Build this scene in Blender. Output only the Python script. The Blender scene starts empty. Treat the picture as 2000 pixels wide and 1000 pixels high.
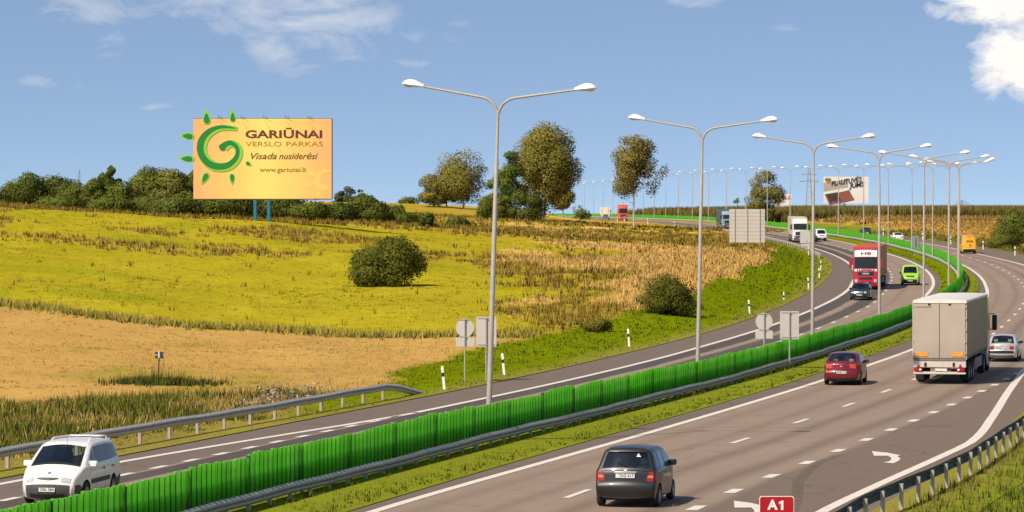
import bpy, math, random
import numpy as np
from mathutils import Vector, Matrix
random.seed(7); RNG=np.random.default_rng(11)
sc=bpy.context.scene; COL=sc.collection
# ---------------------------------------------------------------- camera
cam=bpy.data.cameras.new('camera'); CAM=bpy.data.objects.new('camera',cam); COL.objects.link(CAM); sc.camera=CAM
cam.sensor_width=36; cam.lens=118.8; cam.clip_start=.5; cam.clip_end=20000
CAM.location=(0,0,7.7); CAM.rotation_euler=(math.radians(90-.564),0,0)
# ---------------------------------------------------------------- light
SUN_EL=math.radians(46); SUN_HEAD=math.radians(43)      # light travels towards this heading, clockwise from +Y
LD=Vector((math.sin(SUN_HEAD)*math.cos(SUN_EL),math.cos(SUN_HEAD)*math.cos(SUN_EL),-math.sin(SUN_EL)))
sl=bpy.data.lights.new('sun','SUN'); sl.energy=4.6; sl.angle=math.radians(.53); sl.color=(1,.885,.71)
SUN=bpy.data.objects.new('sun',sl); COL.objects.link(SUN); SUN.rotation_euler=LD.to_track_quat('-Z','Y').to_euler()
sc.view_settings.view_transform='Standard'; sc.view_settings.look='None'; sc.view_settings.exposure=0.2; sc.view_settings.gamma=1; sc.view_settings.use_curve_mapping=False
W=bpy.data.worlds.new('World'); sc.world=W; W.use_nodes=True
def world():
    nt=W.node_tree; N=nt.nodes; L=nt.links; N.clear()
    def nd(t,**k):
        n=N.new(t)
        for a,b in k.items(): setattr(n,a,b)
        return n
    def put(s,v):
        if hasattr(v,'is_output'): L.new(v,s)
        else: s.default_value=v
    def m(op,a,b=0.,c=0.,clamp=False):
        n=nd('ShaderNodeMath',operation=op,use_clamp=clamp)
        put(n.inputs[0],a); put(n.inputs[1],b); put(n.inputs[2],c); return n.outputs[0]
    out=nd('ShaderNodeOutputWorld'); bg=nd('ShaderNodeBackground'); bg.inputs[1].default_value=.118
    tc=nd('ShaderNodeTexCoord'); sep=nd('ShaderNodeSeparateXYZ'); L.new(tc.outputs['Generated'],sep.inputs[0]); dx,dy,dz=sep.outputs
    # the whole dome is read a little higher up than it stands: a clear, deep blue late-summer air down to the horizon
    zz=m('MULTIPLY_ADD',m('POWER',m('MAXIMUM',dz,0.),.62),.87,.12)
    cb=nd('ShaderNodeCombineXYZ'); L.new(dx,cb.inputs[0]); L.new(dy,cb.inputs[1]); L.new(zz,cb.inputs[2])
    sky=nd('ShaderNodeTexSky',sky_type='NISHITA',sun_disc=False); sky.sun_elevation=SUN_EL; sky.sun_rotation=math.atan2(-LD.x,-LD.y)
    sky.altitude=100; sky.air_density=1.0; sky.dust_density=.6; sky.ozone_density=1.4
    L.new(cb.outputs[0],sky.inputs[0])
    hs=nd('ShaderNodeHueSaturation'); hs.inputs['Saturation'].default_value=.97; hs.inputs['Value'].default_value=1.0; L.new(sky.outputs[0],hs.inputs['Color'])
    # clouds: noise on the dome, gathered by soft patches
    mp=nd('ShaderNodeMapping'); mp.inputs['Scale'].default_value=(1,1,2.1); L.new(tc.outputs['Generated'],mp.inputs[0])
    n1=nd('ShaderNodeTexNoise'); n1.inputs['Scale'].default_value=46; n1.inputs['Detail'].default_value=7; n1.inputs['Roughness'].default_value=.62; n1.inputs['Distortion'].default_value=.7; L.new(mp.outputs[0],n1.inputs['Vector'])
    n2=nd('ShaderNodeTexNoise'); n2.inputs['Scale'].default_value=5; n2.inputs['Detail'].default_value=3; L.new(mp.outputs[0],n2.inputs['Vector'])
    def blob(x,z,sx,sz,strength,tilt=0.):
        u=m('SUBTRACT',dx,x); v=m('SUBTRACT',dz,z)
        if tilt: v=m('MULTIPLY_ADD',u,tilt,v)
        r=m('ADD',m('POWER',m('ABSOLUTE',m('DIVIDE',u,sx)),2.),m('POWER',m('ABSOLUTE',m('DIVIDE',v,sz)),2.))
        g=m('MULTIPLY',m('SUBTRACT',1.,r,clamp=True),strength)
        return m('MULTIPLY',g,m('GREATER_THAN',dy,0.))
    def A(px,py): return ((px-1000)/6600.,(435-py)/6600.)
    big=[]; thin=[]
    for p,sx,sz,st in (((1950,0),.030,.0115,1.5),((1995,130),.021,.0150,1.6),((1865,22),.016,.006,1.1),((2090,60),.03,.03,1.4)):
        big.append(blob(*A(*p),sx,sz,st))
    for p,sx,sz,st,t in (((560,25),.045,.016,1.0,.12),((545,100),.016,.010,.75,.5),((340,8),.026,.009,.65,0),((700,25),.028,.011,.75,0),((165,35),.018,.012,.65,.3),((812,123),.0085,.0028,.85,.05),((895,32),.007,.004,.6,0),((1530,57),.01,.0019,.6,.03),((105,165),.02,.0024,.5,.12),((290,209),.013,.0016,.45,0),((770,191),.009,.0018,.4,0),((1370,3),.012,.003,.55,0),((900,100),.008,.005,.35,.5)):
        thin.append(blob(*A(*p),sx,sz,st,t))
    def mx(l):
        r=l[0]
        for q in l[1:]: r=m('MAXIMUM',r,q)
        return r
    cb_=m('MULTIPLY_ADD',mx(big),1.0,m('MULTIPLY_ADD',n1.outputs[0],3.4,-2.05)); cbig=m('SMOOTHSTEP',cb_,0,1) if False else m('MULTIPLY',m('ADD',cb_,-.05,clamp=True),1.3,clamp=True)
    cbig=m('MULTIPLY',cbig,m('MULTIPLY',mx(big),6.,clamp=True))
    ct=m('MULTIPLY',m('ADD',m('MULTIPLY_ADD',mx(thin),.9,m('MULTIPLY_ADD',n1.outputs[0],2.6,-1.62)),-.02,clamp=True),.9,clamp=True)
    ct=m('MULTIPLY',ct,m('MULTIPLY',mx(thin),4.,clamp=True)); ct=m('MULTIPLY',ct,.56)
    # scattered fair-weather clouds higher up and all round
    cg=m('MULTIPLY',m('ADD',m('MULTIPLY_ADD',n2.outputs[0],2.2,-1.15),0.,clamp=True),m('MULTIPLY',m('SUBTRACT',m('ABSOLUTE',dz),.09,clamp=True),6.,clamp=True))
    cg=m('MULTIPLY',cg,m('GREATER_THAN',dz,0.))
    cov=m('MAXIMUM',m('MAXIMUM',cbig,ct),m('MULTIPLY',cg,.7),clamp=True)
    mixc=nd('ShaderNodeMix',data_type='RGBA'); L.new(cov,mixc.inputs['Factor']); tn=nd('ShaderNodeMix',data_type='RGBA',blend_type='MULTIPLY'); tn.inputs['Factor'].default_value=1.; L.new(hs.outputs[0],tn.inputs['A']); tn.inputs['B'].default_value=(1.0,.985,1.0,1); L.new(tn.outputs['Result'],mixc.inputs['A']); mixc.inputs['B'].default_value=(7.6,7.3,7.0,1)
    L.new(mixc.outputs['Result'],bg.inputs[0]); L.new(bg.outputs[0],out.inputs[0])
world()
W.cycles.sampling_method='MANUAL'; W.cycles.sample_map_resolution=256
# ---------------------------------------------------------------- road course and terrain (metres; the camera stands above the origin)
def pchip(xs,ys):
    xs=np.asarray(xs,float); ys=np.asarray(ys,float); h=np.diff(xs); d=np.diff(ys)/h
    m=np.zeros(len(xs)); m[0]=d[0]; m[-1]=d[-1]
    for i in range(1,len(xs)-1):
        if d[i-1]*d[i]>0:
            w1=2*h[i]+h[i-1]; w2=h[i]+2*h[i-1]; m[i]=(w1+w2)/(w1/d[i-1]+w2/d[i])
    def f(x):
        x=np.asarray(x,float); i=np.clip(np.searchsorted(xs,x)-1,0,len(xs)-2); t=np.clip((x-xs[i])/h[i],0,1)
        return (1+2*t)*(1-t)**2*ys[i]+t*(1-t)**2*h[i]*m[i]+t*t*(3-2*t)*ys[i+1]+t*t*(t-1)*h[i]*m[i+1]
    return f
def spline(xs,ys):
    xs=np.asarray(xs,float); ys=np.asarray(ys,float); n=len(xs); h=np.diff(xs); A=np.eye(n); b=np.zeros(n)
    for i in range(1,n-1):
        A[i,i-1]=h[i-1]; A[i,i]=2*(h[i-1]+h[i]); A[i,i+1]=h[i]; b[i]=6*((ys[i+1]-ys[i])/h[i]-(ys[i]-ys[i-1])/h[i-1])
    m=np.linalg.solve(A,b)
    def f(x):
        x=np.clip(np.asarray(x,float),xs[0],xs[-1]); i=np.clip(np.searchsorted(xs,x)-1,0,n-2); t=x-xs[i]; u=xs[i+1]-x
        return (m[i]*u**3+m[i+1]*t**3)/(6*h[i])+(ys[i]/h[i]-m[i]*h[i]/6)*u+(ys[i+1]/h[i]-m[i+1]*h[i]/6)*t
    return f
def sstep(a,b,x): t=np.clip((np.asarray(x,float)-a)/(b-a),0,1); return t*t*(3-2*t)
zr=pchip([-400,0,150,210,300,455,540,825,930,1220,1700,2500,9000],[0,0,0,.22,1.1,3.2,4.5,7.8,8.3,9.5,11.,13,18.])
FX=spline([-300,-60,0,40,73,95,116,140,165,195,225,260,300,345,390,435,490,560,640,740,850,1000,1220,1500,2500,9000],
          [-102,-43.5,-28.8,-19.0,-10.95,-5.85,-.75,5.3,11.45,18.5,25.2,32.3,39.4,46.0,51.0,54.4,56.5,56.6,54.4,49.6,43.9,37.2,24,0,-150,-1400])
def dF(Y): return (FX(np.asarray(Y,float)+1.5)-FX(np.asarray(Y,float)-1.5))/3
def cth(Y): return 1/np.sqrt(1+dF(Y)**2)
def off(X,Y): return (np.asarray(X,float)-FX(Y))*cth(Y)
def xo(o,Y): return FX(Y)+np.asarray(o,float)/cth(Y)
# offsets from the median line: left carriageway negative, right positive
L_EDGE=pchip([0,85,110,135,208,264,322,355,456,560,800,2500],[-11.4,-11.0,-10.7,-10.95,-11.9,-12.9,-13.9,-14.1,-13.6,-13.8,-13.,-13.])
L_OUT =pchip([0,100,131,147,190,210,255,320,345,417,482,557,800,2500],[-7.6,-7.7,-8.1,-8.25,-8.65,-9.1,-9.8,-10.6,-11.1,-11.6,-11.8,-12.0,-11,-11])
L_SOL =pchip([0,85,99,108,118,131,137],[-12,-10.6,-10.0,-9.75,-9.2,-8.35,-8.1])
L_DASH=pchip([0,200,257,278,314,341,400,560,800,2500],[-5.0,-5.4,-6.0,-6.15,-6.9,-7.2,-7.5,-7.6,-7,-7])
L_IN  =pchip([0,310,380,430,473,521,570,2500],[-2.75,-2.8,-3.2,-3.55,-3.8,-3.6,-3.1,-3.0])
L_GR  =lambda Y: L_IN(Y)+.75
R_GR  =pchip([0,90,170,250,330,400,2500],[2.6,2.6,2.45,2.2,1.6,1.4,1.4])
R_IN  =pchip([0,90,110,126,164,199,260,316,335,360,400,2500],[3.1,3.25,3.55,3.7,3.7,3.9,3.2,2.5,2.25,2.1,2.0,2.0])
R_DASH=pchip([0,96,108,119,142,154,200,235,251,330,400,2500],[7.2,7.3,7.4,7.75,8.0,8.0,7.3,6.55,6.37,6.0,5.6,5.4])
R_MAIN=pchip([0,97,108,119,132,150,175,260,410,464,2500],[11.2,11.46,11.76,11.98,12.12,12.23,12.28,10.8,9.4,8.6,8.6])
R_SOL =pchip([0,90,98,111,118,123,132,155,176],[14.4,14.9,15.15,15.6,15.75,15.55,14.95,13.4,12.28])
R_EDGE=pchip([0,85,110,122,132,155,175,260,464,600,2500],[15.8,16.1,16.6,16.5,15.9,15.3,15.0,14.6,14.2,12.4,12])
# terrain left of the road: a smooth sheet through surveyed spots (x, y, height)
SPOTS=np.array([(-33,40,0),(-60,60,0.3),(-22.7,150,.09),(-50,150,.3),(-28,185,.27),(-36.4,240,1.7),(-60,240,2.2),(-45.5,300,4.75),(-56,370,9.3),(-80,370,9.8),(-65,440,9.8),(-100,440,10.3),(-90,600,10.2),
 (-13.6,150,0),(-21.4,235,.4),(-27.3,300,2.9),(-31,340,5.4),(-35,388,8.0),(-28,380,8.0),(-45,430,8.6),(-10.2,225,.05),(-13.2,290,2.2),(-15.2,335,4.4),(-19,420,7.6),(-25,470,8.0),
 (0,222,.25),(0,290,2.3),(0,370,4.1),(0,500,6.5),(0,600,7.4),(7.4,245,1.0),(8.8,290,2.6),(11.2,370,4.1),(15.8,520,6.5),(20,560,7.0),(17,280,2.3),(22.4,370,3.9),(29,480,4.6),(24,580,6.6),(30,680,6.6),
 (6,660,8.1),(-6,640,8.0),(-15,600,9.0),(-22,850,11.7),(-10,880,11.8),(-40,850,12.5),(14,900,8.6),(12,780,8.4),(2,820,9.6),(12,1000,8.7),(15,1220,9.4),(-60,1100,14.0),(-120,1100,12.8),(-100,850,11.6),(-150,700,11),(-150,400,10),(-150,200,3),(-150,60,1),(-10,1300,12),(-60,1700,15),(-200,1700,15),(30,850,7.2),(22,980,7.9)],float)
def _tps(P):
    n=len(P); x=P[:,:2]/100; r2=((x[:,None]-x[None])**2).sum(-1); K=.5*r2*np.log(r2+1e-12)+np.eye(n)*.002
    A=np.zeros((n+3,n+3)); A[:n,:n]=K; A[:n,n]=1; A[:n,n+1:]=x; A[n,:n]=1; A[n+1:,:n]=x.T
    w=np.linalg.solve(A,np.r_[P[:,2],0,0,0])
    def f(X,Y):
        q=np.stack([np.ravel(X),np.ravel(Y)],-1)/100; out=np.zeros(len(q))
        for i in range(n):
            r2=((q-x[i])**2).sum(-1); out+=w[i]*.5*r2*np.log(r2+1e-12)
        return (out+w[n]+q@w[n+1:]).reshape(np.shape(X))
    return f
ZL=_tps(SPOTS)
ZRT=pchip([-400,0,180,300,480,520,600,700,780,900,1100,1500,2500,9000],[-2,-1.0,-.4,1.2,4.2,4.9,6.2,7.9,8.95,9.6,10.4,11.6,14,20])
def hash2(i,j,s=0):
    n=(i.astype(np.int64)*374761393+j.astype(np.int64)*668265263+s*1442695041)&0x7fffffff; n=((n^(n>>13))*1274126177)&0x7fffffff
    return ((n^(n>>16))&0xffff)/65535.
def vnoise(x,y,s=0):
    x=np.asarray(x,float); y=np.asarray(y,float); i=np.floor(x); j=np.floor(y); u=x-i; v=y-j; u=u*u*(3-2*u); v=v*v*(3-2*v)
    return (hash2(i,j,s)*(1-u)+hash2(i+1,j,s)*u)*(1-v)+(hash2(i,j+1,s)*(1-u)+hash2(i+1,j+1,s)*u)*v
def fbm(x,y,s=0,o=4): return sum(vnoise(x*2**k,y*2**k,s+k)/2**(k+1) for k in range(o))/(1-.5**o)
def ground(X,Y):
    X=np.asarray(X,float); Y=np.asarray(Y,float); o=off(X,Y); zc=zr(Y)
    Yc=np.clip(Y,0,1900); Xc=np.clip(X,-220,60)
    zl=ZL(Xc,Yc)+(np.clip(Y,1900,9000)-1900)*.003+(fbm(X/9,Y/14,5)-.5)*.7*sstep(-16,-30,o)
    wl=sstep(0,1,(L_EDGE(Y)-1-o)/(9+np.clip(Y-400,0,400)*.02)); wr=sstep(0,1,(o-R_EDGE(Y)-1.5)/14)
    return zc*(1-wl-wr)+zl*wl+(ZRT(Y)+(fbm(X/15,Y/15,9)-.5)*.5)*wr
# ---------------------------------------------------------------- helpers
def tag(o,label=None,cat=None,group=None,kind=None):
    if label: o['label']=label
    if cat: o['category']=cat
    if group: o['group']=group
    if kind: o['kind']=kind
    return o
def link(name,data=None,parent=None):
    o=bpy.data.objects.new(name,data); COL.objects.link(o)
    if parent is not None: o.parent=parent
    return o
def thing(name,label,cat,loc=(0,0,0),rz=0.,group=None):
    o=link(name); o.location=loc; o.rotation_euler=(0,0,rz); o.empty_display_size=.3; return tag(o,label,cat,group)
def dup(root,parent=None):
    c=root.copy(); COL.objects.link(c); c.parent=parent
    for ch in list(root.children): dup(ch,c)
    return c
class MB:
    def __init__(s): s.v=[]; s.f=[]; s.m=[]; s.uv=None
    def add(s,vs,fs,mi=0):
        b=len(s.v); s.v+= [tuple(map(float,p)) for p in vs]; s.f+=[tuple(b+i for i in q) for q in fs]; s.m+=[mi]*len(fs); return s
    def box(s,x0,x1,y0,y1,z0,z1,mi=0):
        return s.add([(x0,y0,z0),(x1,y0,z0),(x1,y1,z0),(x0,y1,z0),(x0,y0,z1),(x1,y0,z1),(x1,y1,z1),(x0,y1,z1)],[(0,3,2,1),(4,5,6,7),(0,1,5,4),(1,2,6,5),(2,3,7,6),(3,0,4,7)],mi)
    def rbox(s,x0,x1,y0,y1,z0,z1,r=.03,mi=0):
        # box with chamfered edges
        X=(x0,x0+r,x1-r,x1);Y=(y0,y0+r,y1-r,y1);Z=(z0,z0+r,z1-r,z1); vs=[];fs=[]; idx={}
        def V(*p):
            if p not in idx: idx[p]=len(vs); vs.append(p)
            return idx[p]
        def face(*ps): fs.append(tuple(V(*p) for p in ps))
        a,b=1,2
        for (k,i) in ((0,0),(3,3)):
            q=[(X[i],Y[a],Z[a]),(X[i],Y[b],Z[a]),(X[i],Y[b],Z[b]),(X[i],Y[a],Z[b])]; face(*(q if i else q[::-1]))
            q=[(X[a],Y[i],Z[a]),(X[a],Y[i],Z[b]),(X[b],Y[i],Z[b]),(X[b],Y[i],Z[a])]; face(*(q if i else q[::-1]))
            q=[(X[a],Y[a],Z[i]),(X[b],Y[a],Z[i]),(X[b],Y[b],Z[i]),(X[a],Y[b],Z[i])]; face(*(q if i else q[::-1]))
        for i,ia in ((0,1),(3,2)):
            for j,ja in ((0,1),(3,2)):
                q=[(X[i],Y[ja],Z[1]),(X[ia],Y[j],Z[1]),(X[ia],Y[j],Z[2]),(X[i],Y[ja],Z[2])]; face(*q)
                q=[(X[i],Y[1],Z[ja]),(X[ia],Y[1],Z[j]),(X[ia],Y[2],Z[j]),(X[i],Y[2],Z[ja])]; face(*q)
                q=[(X[1],Y[i],Z[ja]),(X[1],Y[ia],Z[j]),(X[2],Y[ia],Z[j]),(X[2],Y[i],Z[ja])]; face(*q)
                for k,ka in ((0,1),(3,2)): face((X[i],Y[ja],Z[ka]),(X[ia],Y[j],Z[ka]),(X[ia],Y[ja],Z[k]))
        return s.add(vs,fs,mi)
    def tube(s,pts,rad,n=8,mi=0,caps=True):
        pts=[Vector(p) for p in pts]; 
        if not hasattr(rad,'__len__'): rad=[rad]*len(pts)
        vs=[];fs=[]; up=None
        for i,p in enumerate(pts):
            t=(pts[min(i+1,len(pts)-1)]-pts[max(i-1,0)]).normalized()
            if up is None: up=Vector((1,0,0)) if abs(t.z)>.9 else Vector((0,0,1))
            a=(up-t*up.dot(t)).normalized(); b=t.cross(a); up=a
            for k in range(n):
                an=2*math.pi*k/n; vs.append(p+(a*math.cos(an)+b*math.sin(an))*rad[i])
        for i in range(len(pts)-1):
            for k in range(n): fs.append((i*n+k,i*n+(k+1)%n,(i+1)*n+(k+1)%n,(i+1)*n+k))
        if caps: fs+=[tuple(range(n))[::-1],tuple((len(pts)-1)*n+k for k in range(n))]
        return s.add(vs,fs,mi)
    def sweep(s,prof,frames,mi=0,closed=True):
        # prof: (a,b) pairs; frames: (origin, side, up)
        n=len(prof); vs=[];fs=[]
        for o,a,b in frames:
            for u,w in prof: vs.append(Vector(o)+Vector(a)*u+Vector(b)*w)
        for i in range(len(frames)-1):
            for k in range(n if closed else n-1): fs.append((i*n+k,i*n+(k+1)%n,(i+1)*n+(k+1)%n,(i+1)*n+k))
        if closed: fs+=[tuple(range(n))[::-1],tuple((len(frames)-1)*n+k for k in range(n))]
        return s.add(vs,fs,mi)
    def prism(s,poly,fn0,fn1,mi=0):
        # polygon (2d) extruded between two mappings to 3d
        n=len(poly); vs=[fn0(*p) for p in poly]+[fn1(*p) for p in poly]
        fs=[tuple(range(n))[::-1],tuple(range(n,2*n))]+[(i,(i+1)%n,n+(i+1)%n,n+i) for i in range(n)]
        return s.add(vs,fs,mi)
    def lathe(s,prof,n=16,axis='y',c=(0,0,0),mi=0):
        vs=[];fs=[];k=len(prof)
        for i in range(n):
            a=2*math.pi*i/n
            for r,h in prof:
                p={'y':(r*math.cos(a),h,r*math.sin(a)),'z':(r*math.cos(a),r*math.sin(a),h),'x':(h,r*math.cos(a),r*math.sin(a))}[axis]
                vs.append((p[0]+c[0],p[1]+c[1],p[2]+c[2]))
        for i in range(n):
            for j in range(k-1): fs.append((i*k+j,((i+1)%n)*k+j,((i+1)%n)*k+j+1,i*k+j+1))
        return s.add(vs,fs,mi)
    def mesh(s,name,mats,smooth=False,merge=None):
        me=bpy.data.meshes.new(name); me.from_pydata(s.v,[],s.f)
        for m_ in (mats if isinstance(mats,(list,tuple)) else [mats]): me.materials.append(m_)
        if any(s.m): me.polygons.foreach_set('material_index',s.m)
        if merge or True:
            import bmesh
            bm=bmesh.new(); bm.from_mesh(me)
            if merge: bmesh.ops.remove_doubles(bm,verts=bm.verts,dist=merge)
            bmesh.ops.recalc_face_normals(bm,faces=bm.faces); bm.to_mesh(me); bm.free()
        if smooth:
            me.polygons.foreach_set('use_smooth',[True]*len(me.polygons))
            if smooth is not True: me.set_sharp_from_angle(angle=math.radians(smooth))
        me.update(); return me
    def build(s,name,mats,parent=None,smooth=False,merge=None): return link(name,s.mesh(name,mats,smooth,merge),parent)
def raw_mesh(name,v,f,mat,col=None,uv=None,smooth=False):
    # fast numpy mesh: f is (n,3) or (n,4)
    me=bpy.data.meshes.new(name); v=np.asarray(v,np.float32); f=np.asarray(f,np.int32); k=f.shape[1]
    me.vertices.add(len(v)); me.vertices.foreach_set('co',v.ravel()); me.loops.add(f.size); me.loops.foreach_set('vertex_index',f.ravel())
    me.polygons.add(len(f)); me.polygons.foreach_set('loop_start',np.arange(0,f.size,k,dtype=np.int32)); me.polygons.foreach_set('loop_total',np.full(len(f),k,np.int32))
    if smooth: me.polygons.foreach_set('use_smooth',np.ones(len(f),bool))
    me.update(calc_edges=True)
    if col is not None:
        a=me.color_attributes.new('Col','FLOAT_COLOR','POINT'); c=np.ones((len(v),4),np.float32); c[:,:3]=col; a.data.foreach_set('color',c.ravel())
    if uv is not None:
        u=me.uv_layers.new(name='UVMap'); u.data.foreach_set('uv',np.asarray(uv,np.float32)[f.ravel()].ravel())
    me.materials.append(mat); return me
def srgb(r,g,b):
    f=lambda c:(c/255/12.92 if c/255<=.04045 else ((c/255+.055)/1.055)**2.4)
    return (f(r),f(g),f(b),1)
MATS={}
class NT:
    def __init__(s,name):
        s.mat=bpy.data.materials.new(name); s.mat.use_nodes=True; s.n=s.mat.node_tree.nodes; s.l=s.mat.node_tree.links
        s.b=s.n['Principled BSDF']; s.out=s.n['Material Output']
    def nd(s,t,**k):
        n=s.n.new(t)
        for a,b in k.items(): setattr(n,a,b)
        return n
    def put(s,sock,v):
        if hasattr(v,'is_output'): s.l.new(v,sock)
        else: sock.default_value=v
    def math(s,op,a,b=0.,c=0.,clamp=False):
        n=s.nd('ShaderNodeMath',operation=op,use_clamp=clamp); s.put(n.inputs[0],a); s.put(n.inputs[1],b); s.put(n.inputs[2],c); return n.outputs[0]
    def noise(s,scale,detail=4,rough=.55,vec=None,dist=0.):
        n=s.nd('ShaderNodeTexNoise'); n.inputs['Scale'].default_value=scale; n.inputs['Detail'].default_value=detail; n.inputs['Roughness'].default_value=rough; n.inputs['Distortion'].default_value=dist
        if vec is not None: s.l.new(vec,n.inputs['Vector'])
        return n.outputs[0]
    def co(s,which='Object',scale=None):
        t=s.nd('ShaderNodeTexCoord').outputs[which]
        if scale:
            m=s.nd('ShaderNodeMapping'); m.inputs['Scale'].default_value=scale; s.l.new(t,m.inputs[0]); t=m.outputs[0]
        return t
    def mix(s,fac,a,b,blend='MIX'):
        n=s.nd('ShaderNodeMix',data_type='RGBA',blend_type=blend); s.put(n.inputs['Factor'],fac); s.put(n.inputs['A'],a); s.put(n.inputs['B'],b); return n.outputs['Result']
    def ramp(s,fac,stops):
        n=s.nd('ShaderNodeValToRGB'); s.l.new(fac,n.inputs[0]); e=n.color_ramp.elements
        while len(e)<len(stops): e.new(.5)
        for q,(p,c) in zip(e,stops): q.position=p; q.color=c if len(c)==4 else (*c,1)
        return n.outputs[0]
    def bump(s,h,strength=.3,dist=.02):
        n=s.nd('ShaderNodeBump'); n.inputs['Strength'].default_value=strength; n.inputs['Distance'].default_value=dist; s.l.new(h,n.inputs['Height']); s.l.new(n.outputs[0],s.b.inputs['Normal'])
def simple(name,col,rough=.6,metal=0.,var=.12,scale=6.,coat=0.,spec=None,dirt=0.):
    # painted or cast surface with faint mottling
    if name in MATS: return MATS[name]
    t=NT(name); c=tuple(col[:3]); 
    nz=t.noise(scale,5,.6,t.co('Object')); lo=tuple(x*(1-var) for x in c)+(1,); hi=tuple(min(1,x*(1+var)) for x in c)+(1,)
    o=t.ramp(nz,[(.3,lo),(.7,hi)])
    if dirt:
        sp=t.nd('ShaderNodeSeparateXYZ'); t.l.new(t.co('Object'),sp.inputs[0])
        k=t.math('MULTIPLY',t.math('SUBTRACT',1.,t.math('DIVIDE',sp.outputs[2],dirt),clamp=True),t.math('MULTIPLY',t.noise(9,4,.6,t.co('Object')),.9)); o=t.mix(k,o,(.13,.105,.08,1))
    t.l.new(o,t.b.inputs['Base Color']); t.b.inputs['Roughness'].default_value=rough; t.b.inputs['Metallic'].default_value=metal
    if coat: t.b.inputs['Coat Weight'].default_value=coat; t.b.inputs['Coat Roughness'].default_value=.06
    if spec is not None: t.b.inputs['Specular IOR Level'].default_value=spec
    MATS[name]=t.mat; return t.mat
def paint(name,col,metal=.0,rough=.35): return simple(name,col,rough,metal,.04,3.,coat=.45,dirt=.55)
def foliage_mat(name,transl=.35,up=0.,soft=0.):
    # leaf and blade surfaces; soft: share of the clump's own rounded normal, up: share of an upright normal
    if name in MATS: return MATS[name]
    t=NT(name); a=t.nd('ShaderNodeAttribute',attribute_name='Col'); o=a.outputs['Color']
    t.l.new(o,t.b.inputs['Base Color']); t.b.inputs['Roughness'].default_value=.75; t.b.inputs['Specular IOR Level'].default_value=.08
    tr=t.nd('ShaderNodeBsdfTranslucent'); t.l.new(t.mix(1.,o,(1.15,1.1,.5,1),'MULTIPLY'),tr.inputs[0]); ms=t.nd('ShaderNodeMixShader'); ms.inputs[0].default_value=transl
    if up or soft:
        g=t.nd('ShaderNodeNewGeometry').outputs['Normal']; v=t.nd('ShaderNodeMix',data_type='VECTOR'); v.inputs['Factor'].default_value=up or soft; t.l.new(g,v.inputs[4])
        if up: v.inputs[5].default_value=(0,0,1)
        else: t.l.new(t.nd('ShaderNodeAttribute',attribute_name='clump').outputs['Vector'],v.inputs[5])
        nn=t.nd('ShaderNodeVectorMath',operation='NORMALIZE'); t.l.new(v.outputs[1],nn.inputs[0]); t.l.new(nn.outputs[0],t.b.inputs['Normal'])
    t.l.new(t.b.outputs[0],ms.inputs[1]); t.l.new(tr.outputs[0],ms.inputs[2]); t.l.new(ms.outputs[0],t.out.inputs[0]); MATS[name]=t.mat; return t.mat
def text_mesh(body,size,mat,extrude=.01,shear=0.,width=None,bold=0.,space=1.,align='CENTER'):
    cu=bpy.data.curves.new('lettering','FONT'); cu.body=body; cu.size=size; cu.extrude=extrude; cu.shear=shear; cu.align_x=align; cu.align_y='CENTER'; cu.offset=bold; cu.space_character=space; cu.resolution_u=3
    o=bpy.data.objects.new('lettering',cu); COL.objects.link(o); dg=bpy.context.evaluated_depsgraph_get(); me=bpy.data.meshes.new_from_object(o.evaluated_get(dg)); bpy.data.objects.remove(o)
    me.name='lettering'; me.materials.clear(); me.materials.append(mat)
    if width:
        xs=[v.co.x for v in me.vertices]; 
        if xs:
            k=width/(max(xs)-min(xs))
            for v in me.vertices: v.co.x*=k
    return me
ORD=['nearest','second','third','fourth','fifth','sixth','seventh','eighth','ninth','tenth','eleventh','twelfth','thirteenth','fourteenth','fifteenth','sixteenth','seventeenth','eighteenth','nineteenth','twentieth','twenty-first','twenty-second','twenty-third','twenty-fourth','twenty-fifth','twenty-sixth','twenty-seventh','twenty-eighth','twenty-ninth','thirtieth','thirty-first','thirty-second','thirty-third','thirty-fourth']
def gz(x,y): return float(ground(np.array([x]),np.array([y]))[0])
def heading(Y): return math.atan(float(dF(Y)))       # clockwise from +Y
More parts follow.
